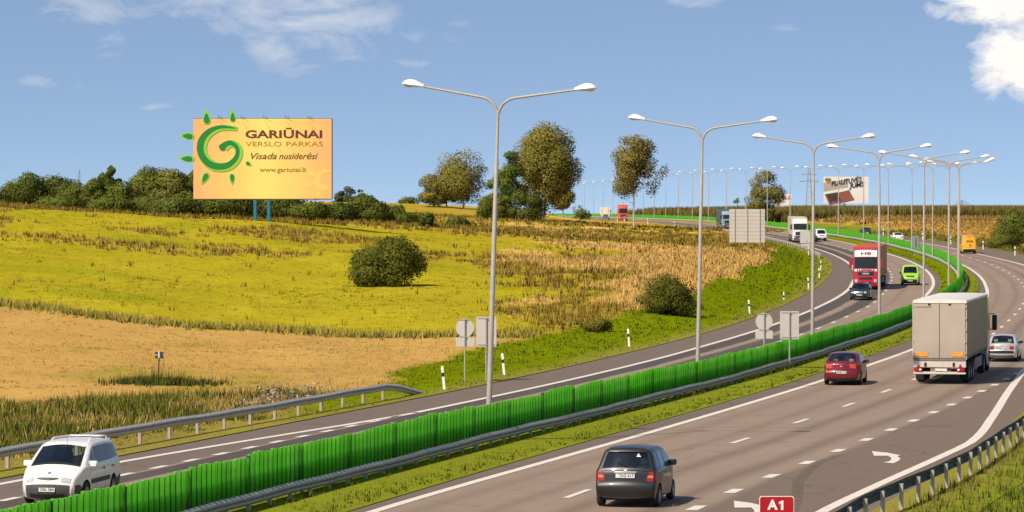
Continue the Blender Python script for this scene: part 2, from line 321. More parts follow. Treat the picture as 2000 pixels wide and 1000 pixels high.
# ---------------------------------------------------------------- ground
C_=lambda *a: np.array(a,float)
YB1=pchip([-90,-60,-36,-21,-10,0,12],[244,243,240,234,225,219,212])       # far border of the stubble
YB0=pchip([-60,-22.7,-12,-7,-2,6],[143,143,147,151,165,200])               # near border of the stubble
VERGE=pchip([0,128,140,160,180,220,245,320,400,450,520,700,2500],[11,11.5,13.5,17.5,20,23,21.5,22,22.5,21,18,17,17])
def zone_w(X,Y):
    X=np.asarray(X,float); Y=np.asarray(Y,float); o=off(X,Y); d=(fbm(X/5,Y/9,21)-.5)
    left=o<0
    w={}
    verge=np.where(left,sstep(0,1.2,VERGE(Y)+d*3.5+o),0)*(Y<640)
    stub=left*(1-verge)*sstep(-1.5,1.5,YB1(X)+d*5-Y)*sstep(-1.5,1.5,Y-YB0(X)+d*5)
    weeds=left*(1-verge)*sstep(1.5,-1.5,Y-YB0(X)+d*5)
    rest=left*(1-verge)*(1-stub-weeds).clip(0,1)
    # the far meadow: yellow-green crop going over to brown weeds towards the road and the crest
    sx=X/np.maximum(Y,1)*6600+1000
    b=.62*sstep(960,1150,sx+(fbm(X/14,Y/30,31)-.5)*520)+.75*sstep(318,334,Y+d*24)*sstep(378,362,Y+d*24)*sstep(.40,.55,fbm(X/7,Y/10,33))+1.0*sstep(392,404,Y+d*14)+.95*sstep(365,385,Y+d*10)*sstep(-38,-46,X)
    b=b+(fbm(X/8,Y/16,35)-.5)*1.1; brown=rest*sstep(.22,.85,b)
    tan=rest*sstep(.5,.62,fbm(X/9,Y/22,39)+.33*sstep(1140,1290,sx)*sstep(400,360,Y)*sstep(238,262,Y)-.05)*sstep(850,1050,sx)
    tan=np.maximum(tan,rest*sstep(1200,1330,sx+(d*120))*sstep(390,365,Y)*sstep(255,270,Y)*.9)
    rv=(~left)*sstep(9,6,o+d*6-R_EDGE(Y)-30*sstep(300,150,Y))
    corn=(~left)*(1-rv)*sstep(776,780,Y+X*0)+(~left)*rv*sstep(776,780,Y)*sstep(16,18,o)
    wheat=(~left)*(1-rv)*(Y<778)
    rough=wheat*sstep(690,705,Y+d*40)
    far=left*sstep(500,560,Y)*(1-verge)
    return dict(o=o,verge=verge,stub=stub,weeds=weeds,rape=(rest-brown-tan).clip(0,1),brown=np.maximum(brown-tan,0).clip(0,1),tan=tan,rv=rv,corn=corn,wheat=wheat-rough,rough=rough,far=far)
ZC=dict(verge=(.132,.168,.002),stub=(.40,.245,.07),weeds=(.2,.17,.035),rape=(.315,.262,.014),brown=(.31,.225,.025),tan=(.56,.335,.085),rv=(.165,.185,.015),corn=(.14,.15,.025),wheat=(.42,.245,.05),rough=(.40,.24,.06))
def zone(X,Y):
    w=zone_w(X,Y); X=np.asarray(X,float); Y=np.asarray(Y,float); c=np.zeros(X.shape+(3,)); tot=np.full(X.shape,1e-6)
    for k,v in ZC.items(): c+=w[k][...,None]*np.array(v); tot+=w[k]
    c/=tot[...,None]
    n=fbm(X/4,Y/8,41)[...,None]; n2=fbm(X/1.3,Y/2.2,43)[...,None]
    c=c*(.80+.28*n+.12*n2)
    g=sstep(.55,.75,fbm(X/5,Y/14,47))[...,None]*np.maximum(w['stub'],w['wheat']*.4)[...,None]; c=c*(1-.55*g)+np.array((.24,.20,.03))*.55*g
    # tramlines in the stubble
    o=w['o']; tr=sstep(.16,.05,np.abs(((Y-.30*X*1.0)/9.)%1-.5)*2-.0)*0
    g=sstep(.5,.75,fbm(X/7,Y/10,49))[...,None]*w['rape'][...,None]; c=c*(1-.55*g)+np.array((.20,.215,.008))*.55*g
    # dry fringe along the asphalt
    e=np.minimum(np.abs(o-L_EDGE(Y)),np.abs(o-R_EDGE(Y))); fr=sstep(2.2,.2,e+(fbm(X/1.5,Y/4,51)-.5)*2)[...,None]*.55; c=c*(1-fr)+np.array((.23,.19,.05))*fr
    return c
def ground_mat():
    t=NT('ground'); a=t.nd('ShaderNodeAttribute',attribute_name='Col'); p=t.co('Object')
    n1=t.noise(1.1,6,.65,t.co('Object',(1,.45,1))); n2=t.noise(7,4,.6,p)
    k=t.math('MULTIPLY_ADD',n1,.7,t.math('MULTIPLY_ADD',n2,.7,.3))
    c=t.mix(1.,a.outputs['Color'],t.ramp(k,[(.55,(.72,.72,.72)),(1.25,(1.25,1.22,1.2))]),'MULTIPLY'); t.l.new(c,t.b.inputs['Base Color']); t.b.inputs['Roughness'].default_value=.95; t.b.inputs['Specular IOR Level'].default_value=.0
    t.bump(k,.7,.12); return t.mat
M_GROUND=ground_mat()
def make_terrain():
    ys=np.concatenate([np.arange(-60,70,6),np.arange(70,330,1.1),np.arange(330,520,1.8),np.arange(520,900,4),np.arange(900,1700,16),np.geomspace(1700,9000,22)])
    tt=np.concatenate([-np.geomspace(1.08,26,16)[::-1],np.linspace(-1,1,211),np.geomspace(1.08,26,16)])
    wd=.165*np.maximum(ys,60)+14; X=tt[None]*wd[:,None]; Y=np.repeat(ys[:,None],len(tt),1)
    Z=ground(X,Y); o=off(X,Y)
    low=(o>L_EDGE(Y)-1.2)&(o<R_EDGE(Y)+1.2)&(Y<1650); Z=np.where(low,Z-.25,Z)
    v=np.stack([X,Y,Z],-1).reshape(-1,3); n,m=X.shape; i=np.arange(n-1)[:,None]*m+np.arange(m-1)[None]; f=np.stack([i,i+1,i+m+1,i+m],-1).reshape(-1,4)
    tag(link('ground',raw_mesh('ground',v,f,M_GROUND,zone(X,Y).reshape(-1,3),smooth=True)),kind='structure')
make_terrain()
YS=np.concatenate([np.arange(24,420,2.),np.arange(420,900,4.),np.arange(900,1640,8.)])
def strip_mesh(name,cols,mat,lanes=None,ys=YS,z=0.,zf=None,color=False):
    X=np.stack([xo(c(ys),ys) for c in cols],-1); Y=np.repeat(ys[:,None],len(cols),1)
    Z=(zr(Y) if zf is None else zf(X,Y))+z
    v=np.stack([X,Y,Z],-1).reshape(-1,3); n,m=X.shape; i=np.arange(n-1)[:,None]*m+np.arange(m-1)[None]; f=np.stack([i,i+1,i+m+1,i+m],-1).reshape(-1,4)
    uv=None
    if lanes is not None: uv=np.stack([np.repeat(np.array(lanes,float)[None],n,0),Y/10],-1).reshape(-1,2)
    return raw_mesh(name,v,f,mat,zone(X,Y).reshape(-1,3) if color else None,uv,smooth=True)
def lerpf(a,b,t): return lambda Y:a(Y)*(1-t)+b(Y)*t
def subdiv(fns,k=3):
    cols=[];lan=[]
    for i in range(len(fns)-1):
        for j in range(k): cols.append(lerpf(fns[i],fns[i+1],j/k)); lan.append(i+j/k)
    return cols+[fns[-1]],lan+[len(fns)-1]
def road_mat(name,light,dark,bands,seams=(),shoulder=None):
    t=NT(name); uv=t.nd('ShaderNodeUVMap').outputs[0]; sp=t.nd('ShaderNodeSeparateXYZ'); t.l.new(uv,sp.inputs[0]); u,v=sp.outputs[0],sp.outputs[1]
    p=t.co('Object'); st=t.co('UV',(3.2,.16,1)); wob=t.math('MULTIPLY_ADD',t.noise(1.,3,.5,t.co('UV',(1,.6,1))),.16,-.08); uu=t.math('ADD',u,wob)
    n0=t.noise(.10,4,.6,p); n1=t.noise(1.,5,.6,st); n2=t.noise(30,3,.7,p)
    c=t.mix(t.math('MULTIPLY_ADD',n0,.8,t.math('MULTIPLY_ADD',n1,.8,-.45),clamp=True),tuple(x*.84 for x in light[:3])+(1,),tuple(x*1.1 for x in light[:3])+(1,))
    for a,b,soft,col,strength in bands:
        k=t.math('MULTIPLY',t.math('DIVIDE',t.math('SUBTRACT',uu,a),soft,clamp=True),t.math('DIVIDE',t.math('SUBTRACT',b,uu),soft,clamp=True),clamp=True)
        k=t.math('MULTIPLY',k,t.math('MULTIPLY_ADD',n1,.5,strength-.25,clamp=True)); c=t.mix(k,c,col)
    for y0,a,b,wd in seams:
        k=t.math('LESS_THAN',t.math('ABSOLUTE',t.math('SUBTRACT',t.math('MULTIPLY_ADD',wob,.5,v),y0/10)),wd/10); k=t.math('MULTIPLY',k,t.math('MULTIPLY',t.math('GREATER_THAN',u,a),t.math('LESS_THAN',u,b))); c=t.mix(t.math('MULTIPLY',k,t.math('MULTIPLY',n1,.75)),c,dark)
    n3=t.noise(.45,6,.7,p,1.2); c=t.mix(t.math('MULTIPLY',t.math('SUBTRACT',n3,.52,clamp=True),1.6,clamp=True),c,tuple(x*.62 for x in light[:3])+(1,))
    vo=t.nd('ShaderNodeTexVoronoi',feature='DISTANCE_TO_EDGE'); vo.inputs['Scale'].default_value=.16; vo.inputs['Randomness'].default_value=1.; wv=t.nd('ShaderNodeVectorMath',operation='ADD'); nc=t.nd('ShaderNodeTexNoise'); nc.inputs['Scale'].default_value=.9; nc.inputs['Detail'].default_value=4; t.l.new(p,nc.inputs['Vector']); t.l.new(p,wv.inputs[0]); t.l.new(nc.outputs['Color'],wv.inputs[1]); t.l.new(wv.outputs[0],vo.inputs['Vector'])
    ck=t.math('MULTIPLY',t.math('LESS_THAN',vo.outputs[0],.006),t.math('MULTIPLY',t.math('GREATER_THAN',n0,.5),.55)); c=t.mix(ck,c,dark)
    c=t.mix(.32,c,t.ramp(n2,[(.3,(.45,.45,.45)),(.7,(1.,1.,1.))]),'MULTIPLY')
    t.l.new(c,t.b.inputs['Base Color']); t.b.inputs['Roughness'].default_value=.88; t.b.inputs['Specular IOR Level'].default_value=.3; t.bump(n2,.35,.02); return t.mat
LT=(.325,.236,.174,1); DK=(.085,.07,.06,1); SH=(.17,.128,.10,1)
M_ROADL=road_mat('asphalt_left',LT,DK,[(-.2,1.0,.05,SH,1.0),(1.02,1.42,.05,DK,1.0),(1.56,1.97,.06,DK,.95),(2.3,2.5,.12,(.22,.155,.11,1),.7),(3.05,4.5,.05,SH,.9)])
M_ROADR=road_mat('asphalt_right',LT,DK,[(-.2,.97,.06,SH,1.0),(1.15,1.4,.14,(.22,.155,.108,1),.7),(1.62,1.88,.14,(.22,.155,.108,1),.75),(2.12,2.4,.14,(.19,.135,.095,1),.85),(2.6,2.9,.14,(.19,.135,.095,1),.85),(3.0,6.2,.1,(.165,.118,.085,1),.8)],
   seams=[(127,1.,4.3,.12),(128.2,3.2,3.6,.5),(110,1.3,2.1,.1),(160,1.,2.,.09),(96,3.4,3.75,.12),(99,3.45,3.8,.1),(102,3.5,3.8,.1),(105,3.5,3.82,.1),(93,3.3,3.6,.1),(121,2.4,3.0,.08),(142,1.,3.,.06)])
cl,ll=subdiv([L_EDGE,L_OUT,L_DASH,L_IN,L_GR])
ROADL=tag(link('road_left',strip_mesh('road_left',cl,M_ROADL,ll)),'asphalt carriageway with dark patched wheel tracks left of the green fence',kind='structure')
rsol=lambda Y: np.where(np.asarray(Y)<176,R_SOL(Y),R_MAIN(Y)+.02)
cl,ll=subdiv([R_GR,R_IN,R_DASH,R_MAIN,rsol,R_EDGE])
ROADR=tag(link('road_right',strip_mesh('road_right',cl,M_ROADR,ll)),'brown-grey asphalt carriageway right of the green fence',kind='structure')
mz=lambda X,Y: zr(Y)+.02+.12*(1-np.clip(np.abs(off(X,Y))/2.2,0,1)**2)
md=[lerpf(L_GR,R_GR,k/6) for k in range(7)]
def mcol(ob): pass
MED=tag(link('median_strip',strip_mesh('median_strip',md,M_GROUND,None,z=.0,zf=mz,color=True)),'grass strip between the two carriageways',kind='structure')
vz=lambda X,Y: np.maximum(ground(X,Y),zr(Y)-.35)+.03
tag(link('verge_left',strip_mesh('verge_left',[(lambda k:(lambda Y:L_EDGE(Y)-k))(q) for q in (0,.5,1.1,1.9,2.8)],M_GROUND,None,zf=vz,color=True)),kind='structure')
tag(link('verge_right',strip_mesh('verge_right',[(lambda k:(lambda Y:R_EDGE(Y)+k))(q) for q in (0,.5,1.1,1.9,2.8)],M_GROUND,None,zf=vz,color=True)),kind='structure')
# ---------------------------------------------------------------- road markings
def mark_mat():
    t=NT('road_paint'); p=t.co('Object'); n=t.noise(7,5,.65,p); c=t.ramp(n,[(.28,(.33,.27,.22)),(.42,(.66,.585,.50)),(.75,(.78,.72,.64))]); t.l.new(c,t.b.inputs['Base Color']); t.b.inputs['Roughness'].default_value=.75; return t.mat
M_MARK=mark_mat()
def line(name,parent,fn,y0,y1,w,step=3.,y=None):
    ys=np.linspace(y0,y1,max(2,int((y1-y0)/step)+1)); return link(name,strip_mesh(name,[lambda Y:fn(Y)-w/2,lambda Y:fn(Y)+w/2],M_MARK,None,ys=ys,z=.012),parent)
line('edge_line',ROADL,L_OUT,136.5,1500,.32); line('edge_line',ROADL,L_SOL,30,137,.32); line('edge_line',ROADL,L_IN,40,1500,.32)
line('edge_line',ROADR,R_IN,40,1500,.32); line('edge_line',ROADR,R_SOL,30,176,.34); line('edge_line',ROADR,R_MAIN,176,1500,.32)
def dashes(parent,fn,y0,y1,period,ln,w):
    y=y0
    while y<y1:
        line('lane_dash',parent,fn,y,y+ln,w,4); y+=period
dashes(ROADR,R_DASH,94.4-11.7*2,760,11.7,3.0,.2); dashes(ROADL,L_DASH,84,760,10.6,3.0,.22)
dashes(ROADR,R_MAIN,84.6,174,5.75,1.45,.34); dashes(ROADL,L_OUT,81,136,3.08,1.3,.26)
def arrow(o,y):
    # curved lane arrow that bends to the left
    pl=[(-1.0,3.03),(-.4,2.4),(.2,1.2),(.16,.76),(.42,-.45),(.48,-1.53),(.45,-2.55),(.08,-2.2),(.2,-1.69),(.16,-.74),(.03,.09),(-.18,.92),(-.62,.8)]
    me=MB(); h=heading(y); x=float(xo(o,y)); P=[]
    for a,b in pl:
        P.append((x+a*math.cos(h)+b*math.sin(h),y+b*math.cos(h)-a*math.sin(h),float(zr(y))+.014))
    me.add(P,[tuple(range(len(P)))]); me.build('arrow_marking',M_MARK,ROADR)
arrow(14.05,110.5); arrow(13.05,90.2)

def tyre_mark():
    t=NT('tyre_rubber'); n=t.noise(1.6,5,.7,t.co('Object')); tr=t.nd('ShaderNodeBsdfTransparent'); ms=t.nd('ShaderNodeMixShader'); t.b.inputs['Base Color'].default_value=(.05,.04,.035,1); t.b.inputs['Roughness'].default_value=.9
    t.l.new(t.math('MULTIPLY',t.math('SUBTRACT',n,.32,clamp=True),.8,clamp=True),ms.inputs[0]); t.l.new(tr.outputs[0],ms.inputs[1]); t.l.new(t.b.outputs[0],ms.inputs[2]); t.l.new(ms.outputs[0],t.out.inputs[0])
    P=[(7.47,89.95),(7.83,93.2),(8.1,95.9),(8.5,100.2),(9.2,104.8),(9.9,108.6),(10.9,112.2)]
    for dx,w in ((0,.34),):
        mb=MB(); vs=[]
        for x,y in P: vs+=[(x+dx-w/2,y,float(zr(y))+.008),(x+dx+w/2,y,float(zr(y))+.008)]
        mb.add(vs,[(2*i,2*i+1,2*i+3,2*i+2) for i in range(len(P)-1)]); mb.build('tyre_mark',t.mat,ROADR)
tyre_mark()
# ---------------------------------------------------------------- materials of the road furniture
M_GALV=simple('galvanised_steel',(.47,.44,.40),.62,.1,.16,5.)
M_GALVD=simple('weathered_rail_steel',(.30,.30,.28),.6,.15,.2,4.)
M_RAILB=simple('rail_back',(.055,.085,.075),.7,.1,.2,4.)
M_POST=simple('rail_post_steel',(.42,.36,.31),.7,.1,.2,4.)
M_POLE=simple('lamp_pole_steel',(.40,.36,.31),.6,.15,.1,6.)
M_HEAD=simple('lamp_housing',(.80,.76,.72),.45,0,.05,4.)
M_LENS=simple('lamp_lens',(.62,.58,.50),.2,0,.05,4.)
M_SIGNB=simple('sign_back',(.56,.515,.475),.55,.1,.05,2.)
M_SIGNP=simple('sign_post',(.40,.37,.33),.6,.2,.12,5.)
M_DARK=simple('dark_joint',(.07,.065,.06),.7,0,.1,5.)
M_WHITE=simple('white_plastic',(.82,.80,.76),.5,0,.05,5.)
M_BLACK=simple('black_plastic',(.018,.018,.02),.5,0,.1,5.)
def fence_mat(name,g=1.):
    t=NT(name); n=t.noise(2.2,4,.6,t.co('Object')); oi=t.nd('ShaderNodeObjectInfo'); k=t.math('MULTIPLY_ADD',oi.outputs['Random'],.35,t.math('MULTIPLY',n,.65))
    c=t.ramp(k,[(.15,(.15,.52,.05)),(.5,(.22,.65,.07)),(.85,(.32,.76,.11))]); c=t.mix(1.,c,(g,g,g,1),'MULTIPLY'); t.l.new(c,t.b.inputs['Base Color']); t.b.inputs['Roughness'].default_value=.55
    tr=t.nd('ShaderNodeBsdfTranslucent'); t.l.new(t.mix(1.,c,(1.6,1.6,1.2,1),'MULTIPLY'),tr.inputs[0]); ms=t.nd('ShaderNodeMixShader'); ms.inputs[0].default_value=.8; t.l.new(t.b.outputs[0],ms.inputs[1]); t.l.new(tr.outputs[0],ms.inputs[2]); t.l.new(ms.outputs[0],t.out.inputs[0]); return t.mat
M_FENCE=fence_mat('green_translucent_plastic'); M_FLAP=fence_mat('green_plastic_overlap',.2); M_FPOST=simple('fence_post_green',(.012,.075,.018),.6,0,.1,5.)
# stations along the median, one metre of road at a time
YY=np.arange(40,1400,.25); SS=np.concatenate([[0],np.cumsum(np.sqrt(np.diff(YY)**2+np.diff(FX(YY))**2))])
def y_at(s): return float(np.interp(s,SS,YY))
def s_at(y): return float(np.interp(y,YY,SS))
def frame(y,o=0.,dz=0.):
    h=heading(y); return Vector((float(xo(o,y)),y,float(zr(y))+dz)),Vector((math.cos(h),-math.sin(h),0)),Vector((math.sin(h),math.cos(h),0))
# ---------------------------------------------------------------- green screen fence on the median
FPITCH=.41; FZ0=.42; FZ1=1.48
def fence():
    root=thing('screen_fence','long bright green corrugated plastic fence along the median','fence',(float(FX(90)),90.,0))
    base=root.location.copy(); inv=Matrix.Translation(-base)
    prof=[(-.5,-.05),(-.37,-.05),(-.28,.05),(.28,.05),(.37,-.05),(.5,-.05)]      # along, sideways
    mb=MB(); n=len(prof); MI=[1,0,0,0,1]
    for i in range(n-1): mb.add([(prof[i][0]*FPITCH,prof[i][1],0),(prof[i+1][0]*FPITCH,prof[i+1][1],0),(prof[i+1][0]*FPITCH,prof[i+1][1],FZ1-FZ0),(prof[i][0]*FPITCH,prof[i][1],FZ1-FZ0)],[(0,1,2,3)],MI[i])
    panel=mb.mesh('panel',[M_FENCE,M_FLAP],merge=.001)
    s0=s_at(66); big=MB(); posts=MB(); k=0; SEC=12
    while True:
        s=s0+(k+.5)*FPITCH; y=y_at(s)
        if y>1330: break
        sec=k//SEC; dz=(hash2(np.array([sec]),np.array([3]))[0]-.5)*.05+.03*math.sin(sec*1.7); tilt=(hash2(np.array([sec]),np.array([5]))[0]-.5)*.02
        o,a,f=frame(y,0.,FZ0+dz+tilt*((k%SEC)-4.5)+random.uniform(-.03,.03))
        if k<300:
            p=link('panel',panel,root); p.matrix_parent_inverse=inv
            p.location=o; p.rotation_euler=(random.uniform(-.012,.012),0,math.pi/2-heading(y)+random.uniform(-.02,.02))
        else:
            b=len(big.v); vs=[]
            for z in (0,FZ1-FZ0):
                for u,w in prof: vs.append(o+f*(u*FPITCH)+a*(-w)+Vector((0,0,z)))
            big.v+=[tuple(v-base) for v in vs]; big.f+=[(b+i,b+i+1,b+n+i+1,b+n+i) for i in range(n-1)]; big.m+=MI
        if k%SEC==0 and y<420:
            h=heading(y); q=MB(); q.rbox(-.05,.05,-.04,.04,-.55,FZ1-FZ0-.03,.008)
            po=link('post',q.mesh('post',M_FPOST) if k==0 else bpy.data.meshes['post'],root); po.matrix_parent_inverse=inv; oo,_,_=frame(y_at(s-.5*FPITCH),.0,FZ0+dz); po.location=oo; po.rotation_euler=(0,0,-h)
        k+=1
    tag(big.build('panel_run',[M_FENCE,M_FLAP],root),kind='stuff')
    # added boards, unseen from the camera, that shade the foot of the panels
    s=s0; opq=simple('fence_shade_board',(.02,.16,.02),.6,0,.15,3.)
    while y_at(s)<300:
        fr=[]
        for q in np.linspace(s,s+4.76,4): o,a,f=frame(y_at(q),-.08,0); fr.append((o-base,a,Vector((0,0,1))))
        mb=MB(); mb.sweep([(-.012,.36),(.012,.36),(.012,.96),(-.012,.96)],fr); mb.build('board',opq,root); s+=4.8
fence()
# ---------------------------------------------------------------- guard rails
WPROF=[(.0,.0),(.025,.03),(.075,.07),(.075,.125),(.015,.155),(.075,.185),(.075,.24),(.025,.28),(0,.31)]
def rail(name,label,ofn,y0,y1,side,pspace,mat_face,mat_back,top=.74,post_mat=M_POST,posts_to=420,post_w=.12,endslope=None,step=2.):
    # side=+1: the profile bulges to the right
    ys=np.linspace(y0,y1,int((y1-y0)/step)+2); root=thing(name,label,'guard rail',(float(xo(float(ofn(y0)),y0)),float(y0),float(zr(y0)))); inv=Matrix.Translation(-root.location); base=root.location
    prof=[(u*side,z) for u,z in WPROF]+[((u-.012)*side,z) for u,z in WPROF[::-1]]; fr=[]
    for y in ys:
        zt=top-.31; 
        if endslope and y>endslope[0]: zt-= (y-endslope[0])/(endslope[1]-endslope[0])*(top-.1)
        o,a,f=frame(float(y),float(ofn(y)),zt+.012*math.sin(y*.9)+.02*math.sin(y*.23)); fr.append((o-base,a,Vector((0,0,1))))
    seg=max(1,int(round(len(fr)/max(1,(y1-y0)/ (8 if y1<200 else 40)))))
    i=0
    while i<len(fr)-1:
        mb=MB(); mb.sweep(prof,fr[i:i+seg+1],closed=True); mb.build('rail_beam',mat_face,root,smooth=35); i+=seg
    pm=MB(); pm.box(-.05,.05,-post_w/2,post_w/2,-.2,top-.06); pmesh=pm.mesh('rail_post',post_mat); s=s_at(y0)+.6
    while True:
        y=y_at(s)
        if y>min(y1-.3,posts_to) or (endslope and y>endslope[0]+.5): break
        o,a,f=frame(y,float(ofn(y))-.07*side); p=link('rail_post',pmesh,root); p.matrix_parent_inverse=inv; p.location=o; p.rotation_euler=(random.uniform(-.02,.02),random.uniform(-.02,.02),-heading(y)); s+=pspace
    return root
rail('guard_rail','galvanised guard rail under the fence on its right side',lambda y:.42+0*np.asarray(y),66,1300,1,1.9,M_GALVD,M_RAILB,top=.58,posts_to=400)
rail('guard_rail','galvanised guard rail under the fence on its left side',lambda y:-.42+0*np.asarray(y),66,1300,-1,1.9,M_GALV,M_RAILB,top=.60,posts_to=600)
rail('guard_rail','galvanised guard rail ending beside the stubble field behind the white minivan',lambda y:-12.05+.0*np.asarray(y),70,152.5,1,3.0,M_GALV,M_RAILB,top=.72,endslope=(147.3,152.6),post_w=.1)
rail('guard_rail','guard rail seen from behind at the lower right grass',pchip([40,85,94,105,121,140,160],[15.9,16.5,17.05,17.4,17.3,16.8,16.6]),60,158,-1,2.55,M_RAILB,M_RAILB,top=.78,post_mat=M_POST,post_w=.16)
rail('guard_rail','far guard rail at the outer bend beside the big blank signboard',lambda y:L_EDGE(y)-.9,440,640,1,4.0,M_GALV,M_RAILB,top=.78,posts_to=640)
# ---------------------------------------------------------------- street lamps on the median
def lamp_proto():
    root=link('street_lamp')
    mb=MB(); mb.tube([(0,0,-.3),(0,0,1.2),(0,0,9.9),(0,0,9.95),(0,0,11.6)],[.105,.10,.076,.058,.052],12); mb.build('pole',M_POLE,root,smooth=40)
    for sd in (-1,1):
        pts=[(0,0,11.45)]
        for k in range(1,9):
            a=k/8*math.radians(78); r=.72; pts.append((sd*(.03+r*(1-math.cos(a))*.98),0,11.45+r*math.sin(a)*.82))
        x1=abs(pts[-1][0]); z1=pts[-1][2]; pts.append((sd*2.83,0,z1+(2.83-x1)*.155))
        b=MB(); b.tube(pts,[.05]*5+[.046]*4+[.036],8); b.build('arm',M_POLE,root,smooth=50)
        xe,ze=2.68,z1+(2.68-x1)*.155
        # luminaire: a flattened drop shell with a bowl below
        h=MB(); n=9; vs=[];fs=[]; m=10
        for i in range(n):
            t=i/(n-1); L=.80; w=.17*math.sin(math.pi*min(1,.18+.82*t)**.75)**.6+.02 if t<1 else .03; w=[.07,.095,.14,.175,.195,.20,.19,.145,.035][i]; hh=[.08,.11,.15,.185,.205,.20,.17,.11,.02][i]; zz=.155*L*t*.7
            for k in range(m):
                a=2*math.pi*k/m; z=math.sin(a); vs.append((sd*(xe+L*t),w*math.cos(a),ze+zz+(hh*z if z>0 else hh*.35*z)))
        for i in range(n-1):
            for k in range(m): fs.append((i*m+k,i*m+(k+1)%m,(i+1)*m+(k+1)%m,(i+1)*m+k))
        fs+=[tuple(range(m)),tuple((n-1)*m+k for k in range(m))]
        h.add(vs,fs); head=h.build('lamp_head',M_HEAD,root,smooth=50)
        q=MB(); vs=[];fs=[]
        for i,(r,dz) in enumerate(((1,.03),(.94,-.05),(.7,-.11),(.25,-.13))):
            for k in range(12):
                a=2*math.pi*k/12; vs.append((sd*(xe+.53+.21*r*math.cos(a)),.155*r*math.sin(a),ze+.02+dz+.07))
        for i in range(3):
            for k in range(12): fs.append((i*12+k,i*12+(k+1)%12,(i+1)*12+(k+1)%12,(i+1)*12+k))
        fs.append(tuple(36+k for k in range(12))); q.add(vs,fs); q.build('lamp_lens',M_LENS,head,smooth=60)
    return root
LAMP=lamp_proto(); s=s_at(116.8); first=True; i=0
while True:
    y=y_at(s)
    if y>1290 or i>31: break
    o=LAMP if i==0 else dup(LAMP); p,a,f=frame(y,-.28); o.location=p; o.rotation_euler=(random.uniform(-.004,.004),(.028 if i==0 else .018 if i==1 else .008*(i==2))+random.uniform(-.004,.004),-heading(y))
    tag(o,('nearest tall double-armed street lamp, leaning a little, behind the green fence' if i==0 else 'double-armed street lamp, %s in the median row counted from the nearest'%ORD[i]),'street lamp','street lamps along the median'); s+=(38.1,36.0,32.9,35.2)[i] if i<4 else 36.2; i+=1
# ---------------------------------------------------------------- sign boards seen from behind
def panel_rounded(w,h,r=.06,n=4):
    P=[]
    for cx,cz,a0 in ((w/2-r,h/2-r,0),(-w/2+r,h/2-r,90),(-w/2+r,-h/2+r,180),(w/2-r,-h/2+r,270)):
        for k in range(n+1): a=math.radians(a0+90*k/n); P.append((cx+r*math.cos(a),cz+r*math.sin(a)))
    return P
def plate(poly,cz,parent,name='plate',mat=None,y=.0,t=.02,cx=0.):
    mb=MB(); mb.prism(poly,lambda a,b:(a+cx,y,b+cz),lambda a,b:(a+cx,y+t,b+cz)); return mb.build(name,mat or M_SIGNB,parent)
def disc(r,n=28): return [(r*math.cos(2*math.pi*k/n),r*math.sin(2*math.pi*k/n)) for k in range(n)]
def post(parent,x,h,r=.038,y=-.05): mb=MB(); mb.tube([(x,y,-.3),(x,y,h)],r,8); mb.build('post',M_SIGNP,parent,smooth=40)
def clamp(parent,z,w=.3): mb=MB(); mb.box(-w,w,-.022,-.002,z-.02,z+.02); mb.box(-.06,.06,-.10,-.022,z-.025,z+.025); mb.build('clamp',M_SIGNP,parent)
def sign_at(x,y,label,rz=0.,z=None,name='road_sign',group='road signs seen from behind'): return thing(name,label,'road sign',(x,y,gz(x,y) if z is None else z),rz,group)
def round_and_plate(x,y,label,rz,z=None,top=3.1):
    r=sign_at(x,y,label,rz,z); post(r,0,top); plate(disc(.44),top-.45,r,'disc'); plate(panel_rounded(.9,.42,.03),top-1.13,r); clamp(r,top-.06); clamp(r,top-.87); return r
def rect_sign(x,y,label,rz,z=None,w=.98,h=1.45,top=3.1,px=0.):
    r=sign_at(x,y,label,rz,z); post(r,px,top); plate(panel_rounded(w,h,.05),top-h/2+.02,r); clamp(r,top-.05,w*.42); clamp(r,top-h+.12,w*.42); return r
round_and_plate(-2.26,162.1,'round sign over a small plate, seen from behind, left of the nearest lamp post',-.06)
rect_sign(-1.25,164.,'upright rectangular sign partly behind the nearest lamp post',-.06)
p,_,_=frame(174.,-.6); round_and_plate(p.x,p.y,'round sign over a small plate standing behind the green fence',-.02,p.z,top=3.02)
p,_,_=frame(175.,.52); rect_sign(p.x,p.y,'upright rectangular sign on the median in front of the green fence',-.02,p.z,top=3.05)
r=rect_sign(40.45,458.,'pair of narrow sign backs on one post at the outer bend',.0,w=.9,h=1.75,top=3.4,px=0.); q=MB()
plate(panel_rounded(.9,1.75,.05),3.4-.85,r,cx=-.95); plate(panel_rounded(1.7,.28,.03),1.45,r,cx=-.45)
r=sign_at(float(xo(-1.3,452.)),452.,'grey angled sign panel beside the fence near the yellow van',.62,float(zr(452.)),group=None); post(r,.45,2.9); post(r,-.2,2.7); plate(panel_rounded(1.3,1.6,.04),2.0,r)
r=thing('signboard','cream rectangular board standing behind the lone birch','sign',(float(xo(-16.5,905.)),905.,float(zr(905.))),0); post(r,-.8,3.4,.06); post(r,.8,3.4,.06); plate(panel_rounded(2.6,1.9,.1),2.7,r,'board',simple('cream_board',(.75,.66,.50),.6))
